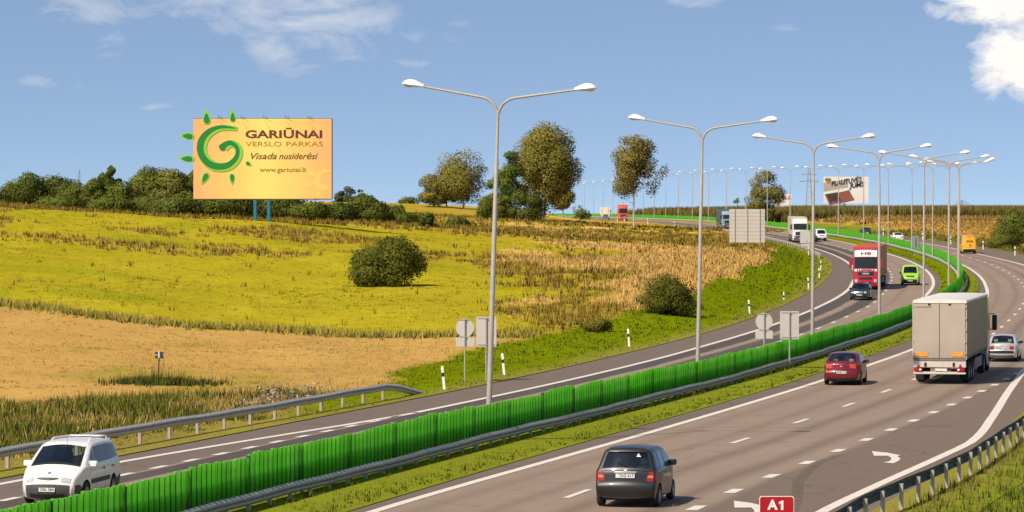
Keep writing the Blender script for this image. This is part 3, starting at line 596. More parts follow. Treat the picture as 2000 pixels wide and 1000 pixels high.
# the large blank direction board
def big_board():
    x,y=33.4,480.; r=thing('direction_board','large blank direction board of grey panels on three posts, seen from behind','sign',(x,y,gz(x,y)))
    wd,n,h=5.05,9,.53
    for k in range(n):
        mb=MB(); z=.62+k*h; mb.rbox(-wd/2,wd/2,0,.05,z+.012,z+h-.012,.008); mb.build('panel',M_SIGNB,r)
    for px_ in (-1.75,-.0,1.8): mb=MB(); mb.box(px_-.06,px_+.06,-.11,-.012,-.5,.62+n*h); mb.build('post',M_POST,r)
    mb=MB(); mb.box(-wd/2,wd/2,.052,.07,.62,.62+n*h); mb.build('backing',simple('sign_backing',(.16,.16,.155),.7),r)
big_board()
# ---------------------------------------------------------------- red route plate at the lower edge
def a1():
    x,y=5.33,68.; r=thing('route_sign','red route sign with white border and white A1','road sign',(x,y,gz(x,y))); post(r,0,2.16,.035,y=.06)
    red=simple('sign_red',(.40,.004,.012),.35); wh=simple('sign_white',(.80,.77,.74),.4)
    plate(panel_rounded(.70,.50,.05),1.945,r,'plate',wh,y=0,t=.02); plate(panel_rounded(.672,.472,.045),1.945,r,'face',red,y=-.006,t=.004)
    mb=MB(); mb.prism([(.085,-.095),(.135,-.095),(.135,.095),(.095,.095),(.045,.06),(.045,.02),(.085,.045)],lambda a,b:(a,-.011,b+2.01),lambda a,b:(a,-.0065,b+2.01)); mb.build('letter',wh,r)
    for ch,dx in (('A',-.085),):
        o=link('letter',text_mesh(ch,.27,wh,.002,bold=.011),r); o.location=(dx,-.009,2.01); o.rotation_euler=(math.pi/2,0,0)
a1()
# ---------------------------------------------------------------- delineator posts
def delin_proto():
    r=link('delineator_post'); P=[(-.06,-.025),(.06,-.025),(.045,.05),(-.045,.05)]
    mb=MB(); n=4; vs=[(a,b,-.2) for a,b in P]+[(a,b,.98) for a,b in P[:2]]+[(a,b,1.08) for a,b in P[2:]]
    mb.add(vs,[(3,2,1,0),(4,5,6,7),(0,1,5,4),(1,2,6,5),(2,3,7,6),(3,0,4,7)]); mb.build('body',M_WHITE,r)
    mb=MB(); P2=[(a*1.06,b*1.08) for a,b in P]; mb.add([(a,b,.60) for a,b in P2]+[(a,b,.78 if b<0 else .86) for a,b in P2],[(3,2,1,0),(4,5,6,7),(0,1,5,4),(1,2,6,5),(2,3,7,6),(3,0,4,7)]); mb.build('band',M_BLACK,r)
    return r
DEL=delin_proto()
DSP=[(-3.11,155.4,'just beyond the end of the left guard rail'),(-.39,169.8,'just right of the nearest lamp post'),(7.08,204.1,'on the verge between the first and second lamp posts'),(18.29,260.1,'on the green verge left of the third lamp post'),(23.41,291,'half sunk in the grass of the green verge'),(28.25,322,'on the verge just left of the third lamp post'),(32.45,356.9,'at the tip of the green verge in the bend'),(35.43,387.8,'behind the tip of the green verge in the bend'),(40.46,461.2,'below the pair of narrow sign backs'),
 (66.6,606.3,'between the dark far car and white saloon'),(68.34,562.4,'on the far verge right of the white saloon'),(68.62,528.5,'on the far verge left of the yellow van'),(68.89,494.2,'on the far verge just right of the yellow van'),(68.24,458.6,'on the far verge at the right edge'),(31.4,782,'at the road just right of the lone birch'),(34.16,711,'at the road left of the blank board'),(27.,865.,'tiny, in front of the orange truck, left one'),(28.6,860.,'tiny, in front of the orange truck, right one')]
for i,(x,y,w) in enumerate(DSP):
    o=DEL if i==0 else dup(DEL); o.location=(x,y,gz(x,y)+.02-(.35 if i==4 else 0)); o.rotation_euler=(random.uniform(-.04,.04),-.10 if i<2 else -.07 if i<4 else random.uniform(-.06,.02),-heading(y)*.3)
    if i>8: o.scale=(1.25,1.25,1.1)
    tag(o,'white delineator post with black band '+w,'delineator','delineator posts along the road')
# ---------------------------------------------------------------- rusty marker in the stubble
def marker():
    x,y=-16.96,162.3; r=thing('field_marker','rusty pole with a small dark box in the stubble field','marker',(x,y,gz(x,y))); rust=simple('rust',(.16,.06,.03),.8,0,.3,8.); dk=simple('marker_box',(.07,.045,.04),.7,0,.3,9.)
    mb=MB(); mb.tube([(-.06,0,-.2),(-.02,0,.8),(.02,0,1.35)],.035,8); mb.build('pole',rust,r,smooth=40)
    mb=MB(); mb.rbox(-.19,.19,-.05,.05,1.18,1.5,.015); b=mb.build('box',dk,r)
    mb=MB(); mb.box(-.03,.03,-.066,-.05,1.2,1.52); mb.box(-.17,-.05,-.064,-.052,1.33,1.36); mb.build('label_strip',M_WHITE,b)
    mb=MB(); mb.tube([(.2,0,1.3),(.24,.01,1.0),(.2,0,.5),(.1,0,.1)],.012,6); mb.build('cable',rust,r)
marker()
# ---------------------------------------------------------------- billboards
def print_mat():
    t=NT('billboard_print'); p=t.co('Object'); sp=t.nd('ShaderNodeSeparateXYZ'); t.l.new(p,sp.inputs[0]); x=t.math('DIVIDE',t.math('ABSOLUTE',t.math('SUBTRACT',sp.outputs[0],.3)),8.); n=t.noise(.35,3,.5,p)
    k=t.math('ADD',x,t.math('MULTIPLY_ADD',n,.5,-.25)); c=t.ramp(k,[(.05,(.86,.67,.17)),(.45,(.84,.55,.15)),(1.,(.80,.40,.16))]); t.l.new(c,t.b.inputs['Base Color']); t.b.inputs['Roughness'].default_value=.6; return t.mat
def thick_path(pts,wid):
    P=[Vector((a,b)) for a,b in pts]; Q=[]; Wd=[]
    n=len(P)
    for i in range(n-1):                                   # Catmull-Rom
        p0,p1,p2,p3=P[max(i-1,0)],P[i],P[i+1],P[min(i+2,n-1)]
        for k in range(6):
            t=k/6; Q.append(.5*((2*p1)+(p2-p0)*t+(2*p0-5*p1+4*p2-p3)*t*t+(3*p1-p0-3*p2+p3)*t**3)); Wd.append(wid[i]*(1-t)+wid[i+1]*t)
    Q.append(P[-1]); Wd.append(wid[-1]); Lf=[];Rt=[]
    for i,q in enumerate(Q):
        d=(Q[min(i+1,len(Q)-1)]-Q[max(i-1,0)]).normalized(); nn=Vector((-d.y,d.x)); Lf.append(q+nn*Wd[i]/2); Rt.append(q-nn*Wd[i]/2)
    return Lf,Rt
def ribbon(mb,Lf,Rt,y0,y1):
    n=len(Lf); vs=[]
    for y in (y0,y1):
        vs+=[(p.x,y,p.y) for p in Lf]+[(p.x,y,p.y) for p in Rt]
    fs=[]
    for i in range(n-1): fs+=[(i,i+1,n+i+1,n+i),(2*n+i+1,2*n+i,3*n+i,3*n+i+1),(i+1,i,2*n+i,2*n+i+1),(n+i,n+i+1,3*n+i+1,3*n+i)]
    fs+=[(0,n,3*n,2*n),(n-1,3*n-1,4*n-1,2*n-1)]; mb.add(vs,fs)
def petal(x,z,dx,dz,ln,w):
    a=Vector((dx,dz)).normalized(); b=Vector((-a.y,a.x)); P=[]
    for k in range(20):
        u=2*math.pi*k/20; t=(1-math.cos(u))/2; P.append(Vector((x,z))+a*(ln*(t-.5))+b*(math.copysign(1,math.sin(u))*w*.5*abs(math.sin(u))**.9*(1-.62*t)*1.3))
    return [(p.x,p.y) for p in P]
def billboard():
    Y=380.; X=-28.05; zg=gz(X,Y); r=thing('billboard','large orange and yellow billboard with green spiral sun and lettering','billboard',(X,Y,zg))
    c=lambda a,b:((a-740)*.0144*1.0,(480-b)*.0144)          # crop position to metres about the board centre
    zc=7.7+(435-310)/6600*380-zg; wd,ht=15.55,9.0; zc=zc
    mb=MB(); mb.box(-wd/2,wd/2,0,.35,zc-ht/2,zc+ht/2); mb.build('board',[print_mat()],r)
    mb=MB(); dk=simple('board_frame',(.10,.055,.03),.7)
    mb.box(-wd/2-.06,wd/2+.06,.02,.4,zc-ht/2-.10,zc-ht/2-.002); mb.box(-wd/2-.06,wd/2+.06,.02,.4,zc+ht/2+.002,zc+ht/2+.05); mb.box(wd/2+.002,wd/2+.1,.02,.42,zc-ht/2,zc+ht/2); mb.build('frame',dk,r)
    dg=simple('print_dark_green',(.012,.20,.03),.5,0,.06); lg=simple('print_light_green',(.22,.55,.045),.5,0,.06); mar=simple('print_maroon',(.13,.025,.02),.55,0,.05); brn=simple('print_brown',(.12,.06,.012),.55,0,.05); gold=simple('print_gold',(.36,.17,.015),.55,0,.05); pale=simple('print_pale_yellow',(.88,.56,.14),.55,0,.04)
    path=[(528,240),(470,232),(400,232),(325,262),(268,325),(252,400),(275,470),(330,522),(400,540),(470,527),(525,480),(545,425),(530,378),(492,356),(455,362),(425,388)]
    wid=[4,14,22,36,46,50,50,48,46,40,32,28,28,30,36,46]
    pts=[c(*p) for p in path]; 
    L1,R1=thick_path([(a+.22,b-.1) for a,b in pts],[w*.0144*1.0+.38 for w in wid]); mb=MB(); ribbon(mb,L1,R1,-.06,-.004); mb.build('spiral_edge',lg,r)
    L1,R1=thick_path(pts,[w*.0144 for w in wid]); mb=MB(); ribbon(mb,L1,R1,-.11,-.064); mb.prism([(pts[-1][0]+.36*a,pts[-1][1]+.36*b) for a,b in disc(1.,20)],lambda a,b:(a,-.116,b),lambda a,b:(a,-.112,b)); sp_=mb.build('spiral',dg,r)
    for v in sp_.data.vertices: v.co.z+=zc
    for ch in r.children:
        if ch.name.startswith('spiral_edge'):
            for v in ch.data.vertices: v.co.z+=zc
    for (a,b,dx,dz,ln,w) in ((303,155,-.05,1,115,64),(507,145,.0,1,95,50),(150,303,-1,.12,115,62),(145,480,-1,.05,125,62),(288,635,-.5,-.85,105,52),(502,640,.02,-1,90,42),(632,520,1,-.5,50,34)):
        x,z=c(a,b); pb=petal(x,z+zc,dx,dz,ln*.0144,w*.0144); pi=petal(x-dx*.06,z+zc-dz*.12,dx,dz,ln*.0144*.68,w*.0144*.68)
        mb=MB(); mb.prism(pb,lambda p,q:(p,-.05,q),lambda p,q:(p,.04,q)); e=mb.build('petal',lg,r)
        mb=MB(); mb.prism(pi,lambda p,q:(p,-.09,q),lambda p,q:(p,-.052,q)); mb.build('petal_core',dg,e)
    for body,a,b,size,wpx,mat,sh,bold in (('GARIŪNAI',908,292,1.2,600,mar,0,.035),('VERSLO',750,367,.75,280,gold,0,.0),('PARKAS',1067,367,.75,285,gold,0,.0),('Visada',740,462,1.0,200,brn,.32,.008),('nusiderėsi',1013,462,1.0,303,brn,.32,.008),('www.gariunai.lt',900,567,.75,365,gold,0,.008)):
        x,z=c(a,b); o=link('lettering',text_mesh(body,size,mat,.008,sh,wpx*.0144,bold),r); o.location=(x,-.014,z+zc); o.rotation_euler=(math.pi/2,0,0)
    pp=[c(*p) for p in [(1268,580),(1215,580),(1175,620),(1168,670),(1200,705),(1262,705)]]; L1,R1=thick_path(pp,[.25,.4,.6,.7,.6,.4]); mb=MB(); ribbon(mb,L1,R1,-.012,-.002); o=mb.build('faint_spiral',pale,r)
    for v in o.data.vertices: v.co.z+=zc
    for a,b,dx,dz,ln,w in ((1115,595,-1,.3,70,40),(1108,685,-1,-.1,60,36),(1170,760,-.6,-.8,60,36)):
        x,z=c(a,b); mb=MB(); mb.prism(petal(x,z+zc,dx,dz,ln*.0144,w*.0144),lambda p,q:(p,-.012,q),lambda p,q:(p,-.002,q)); mb.build('faint_petal',pale,r)
    blue=simple('billboard_leg_blue',(.02,.16,.23),.5,.1,.1)
    for x in (-.86,.66):
        mb=MB(); mb.rbox(x-.17,x+.17,.05,.45,-.6,zc-ht/2-.1,.02); mb.rbox(x+.0,x+.17,1.4,1.7,-.6,zc-ht/2-.1,.02); mb.build('leg',blue,r)
    mb=MB(); 
    for a,b in (((-.7,.2,.3),(.5,.2,1.7)),((.5,.2,.3),(-.7,.2,1.7)),((-.7,.2,1.75),(.5,.2,1.75))): mb.tube([a,b],.035,6)
    mb.build('brace',dk,r)
    for a in (395,575,750,920,1095):                                   # lamp stays along the top edge
        x=c(a,0)[0]; mb=MB(); mb.tube([(x,.1,zc+ht/2),(x,.1,zc+ht/2+.42)],.025,5); mb.tube([(x+.3,.1,zc+ht/2),(x+.3,-.1,zc+ht/2+.30)],.02,5); mb.tube([(x-.1,.1,zc+ht/2+.12),(x+.6,-.3,zc+ht/2+.05)],.02,5); mb.build('stay',dk,r)
        mb=MB(); mb.tube([(x+.1,-.35,zc+ht/2-.05),(x+1.1,-.9,zc+ht/2-2.4)],.012,4); mb.build('cable',simple('cable_brown',(.3,.14,.04),.7),r)
billboard()
def billboard2():
    Y=900.; s=6600/Y; X=(1652.5-1000)/s; zg=gz(X,Y); r=thing('billboard','white billboard advertising a laptop with slanted dark lettering','billboard',(X,Y,zg)); wd=88/s; zt=7.7+(435-345)/s-zg; zb=7.7+(435-397)/s-zg
    wh=simple('white_print',(.80,.73,.66),.6,0,.05,.4); dk=simple('print_black',(.05,.04,.04),.6); cu=simple('laptop_copper',(.30,.09,.055),.5,0,.12,.5); lid=simple('laptop_dark',(.07,.035,.03),.5); pk=simple('print_grey',(.42,.38,.31),.6)
    c=lambda a,b:((a-655)/1100*wd,zt+(b-180)/650*(zb-zt))
    mb=MB(); mb.box(-wd/2,wd/2,0,.4,zb,zt); mb.build('board',wh,r)
    def pol(pts,mat,name,y): mb=MB(); mb.prism([c(*p) for p in pts],lambda a,b:(a,-y-.02,b),lambda a,b:(a,-y,b)); mb.build(name,mat,r)
    pol([(105,330),(700,240),(700,440),(500,470),(105,550)],pk,'print_shadow',.01)
    pol([(130,610),(480,555),(560,800),(255,875)],lid,'laptop_keys',.05); pol([(460,570),(725,505),(860,745),(545,805)],cu,'laptop_lid',.08); pol([(130,610),(165,605),(290,868),(245,870)],cu,'laptop_edge',.09); pol([(300,790),(560,790),(850,745),(560,810),(260,880)],cu,'laptop_rim',.10)
    pol([(130,260),(160,215),(260,215),(295,250),(240,345),(205,345)],simple('leaf_mark',(.16,.22,.03),.6),'leaf_mark',.05); pol([(165,300),(285,280),(240,345),(205,345)],simple('leaf_mark_red',(.6,.15,.06),.6),'leaf_mark_tip',.08)
    for body,a,b,w,rot in (('PLAUTUVĖS',650,300,760,.155),('JUMS',905,385,380,.13)):
        x,z=c(a,b); o=link('lettering',text_mesh(body,1.75,dk,.02,.25,w/1100*wd,.03),r); o.location=(x,-.16,z); o.rotation_euler=(math.pi/2,-rot,0)
    for x in (-1.6,-.6): mb=MB(); mb.tube([(x,.25,-.5),(x,.25,zb)],.14,6); mb.build('leg',simple('leg_grey',(.12,.13,.14),.7),r)
    mb=MB(); mb.tube([(-.3,-.1,zb-.4),(-.3,-.1,zb)],.12,6); mb.build('lamp',dk,r)
billboard2()
def billboard3():
    Y=960.; s=6600/Y; X=(1527-1000)/s; zg=gz(X,Y); r=thing('billboard','small white billboard with red lettering behind the roadside tree','billboard',(X,Y,zg)); wd=37/s; zt=7.7+(435-379)/s-zg; zb=7.7+(435-405)/s-zg
    mb=MB(); mb.box(-wd/2,wd/2,0,.3,zb,zt); mb.build('board',simple('white_print',(.8,.73,.66)),r); o=link('lettering',text_mesh('CALL',1.4,simple('print_red',(.45,.03,.03),.6),.02,.1,4.2,.02),r); o.location=(.4,-.06,zt-1.)
    o.rotation_euler=(math.pi/2,0,0)
    for x in (-1.5,1.5): mb=MB(); mb.tube([(x,.15,-.5),(x,.15,zb)],.12,6); mb.build('leg',simple('leg_grey',(.12,.13,.14),.7),r)
billboard3()
# ---------------------------------------------------------------- far lattice masts
def mast(px,top,base,Y,label,w=.9,pylon=False):
    s=6600/Y; X=(px-1000)/s; zg=gz(X,Y); h=7.7+(435-top)/s-zg; r=thing('lattice_mast',label,'mast',(X,Y,zg-1)); h+=1; st=simple('mast_steel',(.33,.36,.40),.6,.2,.1); mb=MB(); n=int(h/3)+2
    for sx in (-1,1):
        for sy in (-1,1): mb.tube([(sx*w,sy*w,0),(sx*w*.25,sy*w*.25,h)],.11,4)
    mb.build('leg_frame',st,r); mb=MB()
    for k in range(n):
        z0=h*k/n; z1=h*(k+1)/n; f=lambda z:w*(1-.75*z/h)
        mb.tube([(-f(z0),-f(z0),z0),(f(z1),-f(z1),z1)],.06,4); mb.tube([(f(z0),-f(z0),z0),(-f(z1),-f(z1),z1)],.06,4)
    mb.build('lattice',st,r)
    if pylon:
        for zz,ww in ((h*.72,4.5),(h*.86,3.4)): mb=MB(); mb.tube([(-ww,0,zz),(0,0,zz+.8),(ww,0,zz)],.12,4); mb.tube([(-ww,0,zz),(ww,0,zz)],.12,4); mb.build('crossarm',st,r)
mast(155,332,400,1500.,'thin radio mast on the skyline above the left treeline',.7)
mast(1580,328,402,1500.,'faint lattice pylon on the skyline left of the laptop billboard',1.6,True)
mast(1878,390,402,1900.,'tiny pylon on the skyline above the corn at the right',1.2,True)
# ---------------------------------------------------------------- trees and bushes
M_LEAF=foliage_mat('leaves',.15,soft=.85); M_GRASS=foliage_mat('grass_blades',.06,up=.9)
M_BARK=simple('bark',(.10,.075,.05),.9,0,.35,5.); M_BIRCH=simple('birch_bark',(.42,.36,.29),.8,0,.5,4.)
def leaf_cards(P,Nn,size,col,aspect=.65):
    n=len(P); r=RNG.normal(size=(n,3)); Nn=Nn+r*.5; Nn/=np.linalg.norm(Nn,axis=1,keepdims=True); t=np.cross(Nn,RNG.normal(size=(n,3))); t/=np.linalg.norm(t,axis=1,keepdims=True)+1e-9; b=np.cross(Nn,t)
    s=(size*RNG.uniform(.6,1.35,n))[:,None]; v=np.stack([P+t*s*.6,P+b*s*aspect*.5+t*s*.05,P-t*s*.6,P-b*s*aspect*.5-t*s*.05],1).reshape(-1,3)
    f=np.arange(n*4).reshape(n,4); return v,f,np.repeat(col,4,0)
def crown_points(clumps,n,shell=.45):
    cl=np.array(clumps,float); wts=cl[:,3]*cl[:,4]+cl[:,3]*cl[:,5]; wts/=wts.sum(); k=RNG.choice(len(cl),n,p=wts); d=RNG.normal(size=(n,3)); d/=np.linalg.norm(d,axis=1,keepdims=True)
    r=1-shell*RNG.random(n)**1.6; r*=1+.06*RNG.normal(size=n); P=cl[k,:3]+d*cl[k,3:6]*r[:,None]; return P,d,k
def tree(name,label,cat,X,Y,h,w,kind='round',col=(.06,.085,.014),col2=(.10,.11,.02),n=4000,leaf=.3,trunk=.12,h0=.12,nc=26,lean=0.,bark=None,group=None,asym=0.,top=None,droop=0.,sink=0.,density=1.,depth=None):
    rs=random.Random(int(abs(X)*977+Y*31+h*7)); z0=gz(X,Y)-sink; root=thing(name,label,cat,(X,Y,z0),0,group); cl=[]; dp=(depth or w)
    for i in range(nc):
        while True:
            a=rs.uniform(-1,1);b=rs.uniform(-1,1);c=rs.uniform(0,1)
            if kind=='cone': lim=(1-c)**.75*.95+.06
            elif kind=='birch': lim=(math.sin(math.pi*min(1,c*.86+.13))**.62)
            elif kind=='vase': lim=(.28+.72*math.sin(math.pi*min(1,c*.72+.12)))
            else: lim=math.sqrt(max(0,1-(c*.98)**2.2))
            if a*a+b*b<lim*lim: break
        rr=w*rs.choice((.10,.13,.16,.19,.23))*rs.uniform(.9,1.12)*(1 if kind!='cone' else .8); hz=(1-h0)*h
        edge=1-rr/(w*.5)*.85
        x=a*w*.5*edge+lean*h*(c)+asym*w*c*(c-.3); y=b*dp*.5*edge; z=h0*h+rr*.6+c*(hz-rr*1.5)
        e_=rs.uniform(1.0,1.16) if rs.random()<.3 else 1.; x*=e_; y*=e_; z=z*(1+(e_-1)*.4)
        cl.append((x,y,z,rr*rs.uniform(.9,1.25),rr,rr*rs.uniform(.75,1.15)*(1.3 if kind=='birch' else 1)))
    if top: cl+= [tuple(q) for q in top]
    n=int(n*2.6); P,d,k=crown_points(cl,n)
    if droop: P[:,2]-=droop*RNG.random(n)**3
    q=np.percentile(P[:,2],99.3); zb_=h0*h; P[:,2]=zb_+(P[:,2]-zb_)*(h-zb_)/(q-zb_); q0,q1=np.percentile(P[:,0],(1.2,98.8)); k_=w/(q1-q0); P[:,0]*=k_; P[:,1]*=k_
    cl=[(a*k_,b*k_,zb_+(c-zb_)*(h-zb_)/(q-zb_),*e) for a,b,c,*e in cl]
    P[:,2]=np.maximum(P[:,2],.05+RNG.random(n)*.2)
    mixv=np.clip(RNG.normal(.5,.16,n)+(np.array([rs.uniform(-.45,.45) for _ in cl]))[k],0,1)[:,None]; c=np.array(col)*(1-mixv)+np.array(col2)*mixv; c*=RNG.uniform(.82,1.18,(n,1))
    v,f,cc=leaf_cards(P,d,leaf*.9,c); me=raw_mesh('crown',v,f,M_LEAF,cc); ctr=np.array((0,0,h*.45)); nv=d*.6+(P-ctr)/np.linalg.norm(P-ctr,axis=1,keepdims=True)*.6+np.array((0,0,.15)); nv/=np.linalg.norm(nv,axis=1,keepdims=True)
    at=me.attributes.new('clump','FLOAT_VECTOR','POINT'); at.data.foreach_set('vector',np.repeat(nv,4,0).astype(np.float32).ravel()); link('crown',me,root)
    bark=bark or M_BARK; mb=MB(); hh=h*.82; pts=[(0,0,-.6)]; m=6
    for i in range(1,m+1): t=i/m; pts.append((lean*h*t*t+rs.uniform(-.02,.02)*h*.4*t,rs.uniform(-.02,.02)*h*.3,hh*t))
    mb.tube(pts,[trunk*1.25]+[trunk*(1-.85*i/m) for i in range(1,m+1)],7); tr=mb.build('trunk',bark,root,smooth=50)
    for q in rs.sample(cl,min(len(cl),12 if h>5 else 6)):
        t=max(.12,min(.8,q[2]/hh*.62)); i=t*m; p0=Vector(pts[int(i)]).lerp(Vector(pts[min(m,int(i)+1)]),i-int(i)); p1=Vector(q[:3]); mid=p0.lerp(p1,.5)+Vector((0,0,-.06*h)); mb=MB(); mb.tube([p0,mid,p1],[trunk*.38,trunk*.26,trunk*.1],5); mb.build('limb',bark,root,smooth=50)
    return root
def T(px_,base,top,wpx,Y,**k):
    s=6600./Y; X=(px_-1000)/s; zg=gz(X,Y); zt=7.7+(435-top)/s; return X,Y,zt-zg,wpx/s
OL=(.185,.165,.033); OL2=(.26,.225,.046); DG=(.07,.092,.016); DG2=(.115,.14,.022); MG=(.095,.118,.018); MG2=(.15,.168,.026)
# treeline behind the billboard
belt=[(47,342,56,452,DG,DG2,'round','dark round tree at the left end of the treeline'),(107,347,64,456,DG,DG2,'round','dark spreading tree, second from the left end of the treeline'),(152,362,40,450,DG,MG2,'round','low dark tree below the thin radio mast'),(186,352,34,448,MG,MG2,'round','small tree just left of the pointed tree in the treeline'),(213,329,34,452,DG,DG2,'birch','pointed tree standing above the left treeline'),(238,359,44,446,DG,MG2,'round','round tree just right of the pointed tree in the treeline'),
 (300,331,66,450,MG,MG2,'round','tall olive tree left of the billboard edge'),(338,336,52,446,MG,OL2,'round','bushy olive tree between two others left of the billboard'),(374,339,50,450,MG,MG2,'round','olive tree partly hidden by the billboard left edge'),(120,386,60,430,MG,MG2,'round','low shrub in front of the dark trees at the left'),(215,388,56,426,MG,MG2,'round','low shrub in front of the pointed tree'),(290,385,70,430,MG,MG2,'round','low shrub in front of the tall olive tree'),(345,385,56,424,MG,MG2,'round','low shrub left below the billboard'),
 (400,375,70,428,DG,MG2,'round','shrub under the billboard, leftmost'),(452,375,64,426,MG,MG2,'round','shrub under the billboard just left of its blue legs'),(545,378,60,432,MG,MG2,'round','shrub under the billboard just right of its blue legs'),(598,397,56,430,MG,MG2,'round','shrub below the billboard lower right corner'),(650,398,58,432,DG,MG2,'round','low shrub right of the billboard in the hedge'),(712,384,56,436,MG,MG2,'round','roundest shrub of the hedge right of the billboard'),(760,402,50,440,MG,MG2,'round','shrub near the right end of the hedge'),(790,416,36,438,DG,MG2,'round','smallest shrub at the right end of the hedge'),(8,385,30,470,MG,MG2,'round','small distant bush at the left picture edge'),(25,372,26,620,OL,OL2,'round','distant brownish tree behind the left end of the treeline')]
for i,(p,tp,wp,Y,c1,c2,kd,lb) in enumerate(belt):
    X,Y,h,w=T(p,0,tp,wp*(1.5 if kd=='round' else 1.2),Y); tree('tree' if h>3.6 else 'shrub',lb,'tree' if h>3.6 else 'shrub',X,Y,h,w,kd,c1,c2,n=int(1400+w*h*150),leaf=.30,nc=30 if kd=='round' else 30,trunk=.1,h0=.02,group='treeline behind the field')
X,Y,h,w=T(833,0,416,30,420.); tree('shrub','small round bush right of the hedge in the meadow','shrub',X,Y,h,w,'round',DG,MG2,n=700,leaf=.28,nc=16,h0=0.)
X,Y,h,w=T(897,0,424,52,470.); tree('shrub','low spreading bush left of the dark tree group','shrub',X,Y,h,w,'round',MG,MG2,n=900,leaf=.28,nc=20,h0=0.)
# tree group on the hill left of the first lamp
X,Y,h,w=T(905,0,299,88,850.); tree('tree','broad olive tree on the hill left of the first lamp pole','tree',X,Y,h,w,'birch',OL,OL2,n=6000,leaf=.42,nc=34,trunk=.25,h0=.10,bark=M_BIRCH)
X,Y,h,w=T(848,0,343,56,850.); tree('tree','smaller olive tree at the left of the hill group','tree',X,Y,h,w,'round',OL,OL2,n=3200,leaf=.42,nc=22,trunk=.18,h0=.06)
X,Y,h,w=T(872,0,322,40,860.); tree('tree','olive tree between the two others of the hill group','tree',X,Y,h,w,'round',OL,MG2,n=2400,leaf=.42,nc=18,trunk=.18,h0=.06)
X,Y,h,w=T(798,0,385,38,900.); tree('shrub','low dark bush left of the hill tree group','shrub',X,Y,h,w,'round',MG,MG2,n=800,leaf=.42,nc=18,h0=0.)
# big birch group
X,Y,h,w=T(1064,0,250,108,655.); tree('birch_tree','tallest birch with a pale trunk right of the first lamp pole','tree',X,Y,h,w,'birch',OL,OL2,n=20000,leaf=.36,nc=70,trunk=.26,h0=.22,bark=M_BIRCH,droop=.8)
X,Y,h,w=T(990,0,300,78,640.); tree('tree','dark green tree between the first lamp pole and the tallest birch','tree',X,Y,h,w,'cone',(.075,.11,.012),(.15,.19,.02),n=8000,leaf=.34,nc=40,trunk=.2,h0=.03)
X,Y,h,w=T(956,0,384,62,630.); tree('shrub','rounded shrub at the left foot of the dark green tree','shrub',X,Y,h,w,'round',MG,OL2,n=3000,leaf=.3,nc=18,h0=0.)
X,Y,h,w=T(1028,0,376,66,626.); tree('shrub','rounded dark shrub at the foot of the tallest birch','shrub',X,Y,h,w,'round',DG,MG2,n=3200,leaf=.3,nc=18,h0=0.)
X,Y,h,w=T(1068,0,428,60,600.); tree('shrub','low bush in the grass before the tallest birch','shrub',X,Y,h,w,'round',MG,MG2,n=900,leaf=.28,nc=20,h0=0.,sink=.1)
X,Y,h,w=T(1100,0,352,44,690.); tree('birch_tree','small birch behind the right side of the tallest birch','tree',X,Y,h,w,'birch',OL,OL2,n=3000,leaf=.34,nc=20,trunk=.14,h0=.25,bark=M_BIRCH)
X,Y,h,w=T(1136,0,402,34,1000.); tree('shrub','tiny distant bush left of the far white truck','shrub',X,Y,h,w,'round',MG,MG2,n=500,leaf=.4,nc=16,h0=0.)
# lone birch
X,Y,h,w=T(1238,0,268,88,552.); tree('birch_tree','lone birch with bare pale trunk by the road bend','tree',X,Y,h,w,'vase',(.19,.155,.034),(.27,.22,.05),n=6500,leaf=.28,nc=44,trunk=.15,h0=.34,bark=M_BIRCH,asym=.03,droop=.5,top=[(4.3,0,h*.62,.75,.7,.9),(3.5,0,h*.56,.9,.8,.8),(3.0,.3,h*.47,1.0,.9,.8),(2.5,.3,h*.40,.9,.8,.7)])
X,Y,h,w=T(1490,0,336,72,800.); tree('tree','olive tree in front of the small red and white billboard','tree',X,Y,h,w,'round',OL,OL2,n=4200,leaf=.36,nc=30,trunk=.2,h0=.03)
X,Y,h,w=T(1440,0,388,22,760.); tree('shrub','small sapling above the large blank direction board','shrub',X,Y,h,w,'cone',MG,MG2,n=500,leaf=.3,nc=16,h0=.0)
# bushes in the field and on the verge
X,Y,h,w=T(757,0,466,128,288.); tree('bush','large dark rounded bush standing alone in the yellow-green field','bush',X,Y,h,w,'round',(.085,.095,.014),(.16,.165,.022),n=12000,leaf=.2,nc=44,trunk=.1,h0=0.,sink=.1)
X,Y,h,w=T(1307,0,538,104,250.); tree('bush','loose olive bush on the verge below the second lamp post','bush',X,Y,h,w,'round',(.085,.095,.012),(.16,.15,.02),n=8000,leaf=.13,nc=34,trunk=.06,h0=0.,sink=.1)
X,Y,h,w=T(1165,0,624,56,226.); tree('bush','low ragged bush at the border of dry grass and green verge','bush',X,Y,h,w,'round',(.13,.115,.015),(.24,.19,.04),n=2000,leaf=.11,nc=20,trunk=.03,h0=0.,sink=.05)
X,Y,h,w=T(1992,0,412,96,520.); tree('bush','dark green bush at the right picture edge beside the wheat','bush',X,Y,h,w,'round',DG,MG2,n=6500,leaf=.24,nc=30,trunk=.1,h0=0.)
X,Y,h,w=T(1962,0,458,60,500.); tree('bush','low scrub at the foot of the right edge bush','bush',X,Y,h,w,'round',MG,OL2,n=2200,leaf=.22,nc=16,trunk=.05,h0=0.)
X,Y,h,w=T(1640,0,446,44,690.); tree('bush','low brown scrub in the far wheat behind the white van','bush',X,Y,h,w,'round',OL,OL2,n=700,leaf=.3,nc=16,trunk=.05,h0=0.,sink=.2)
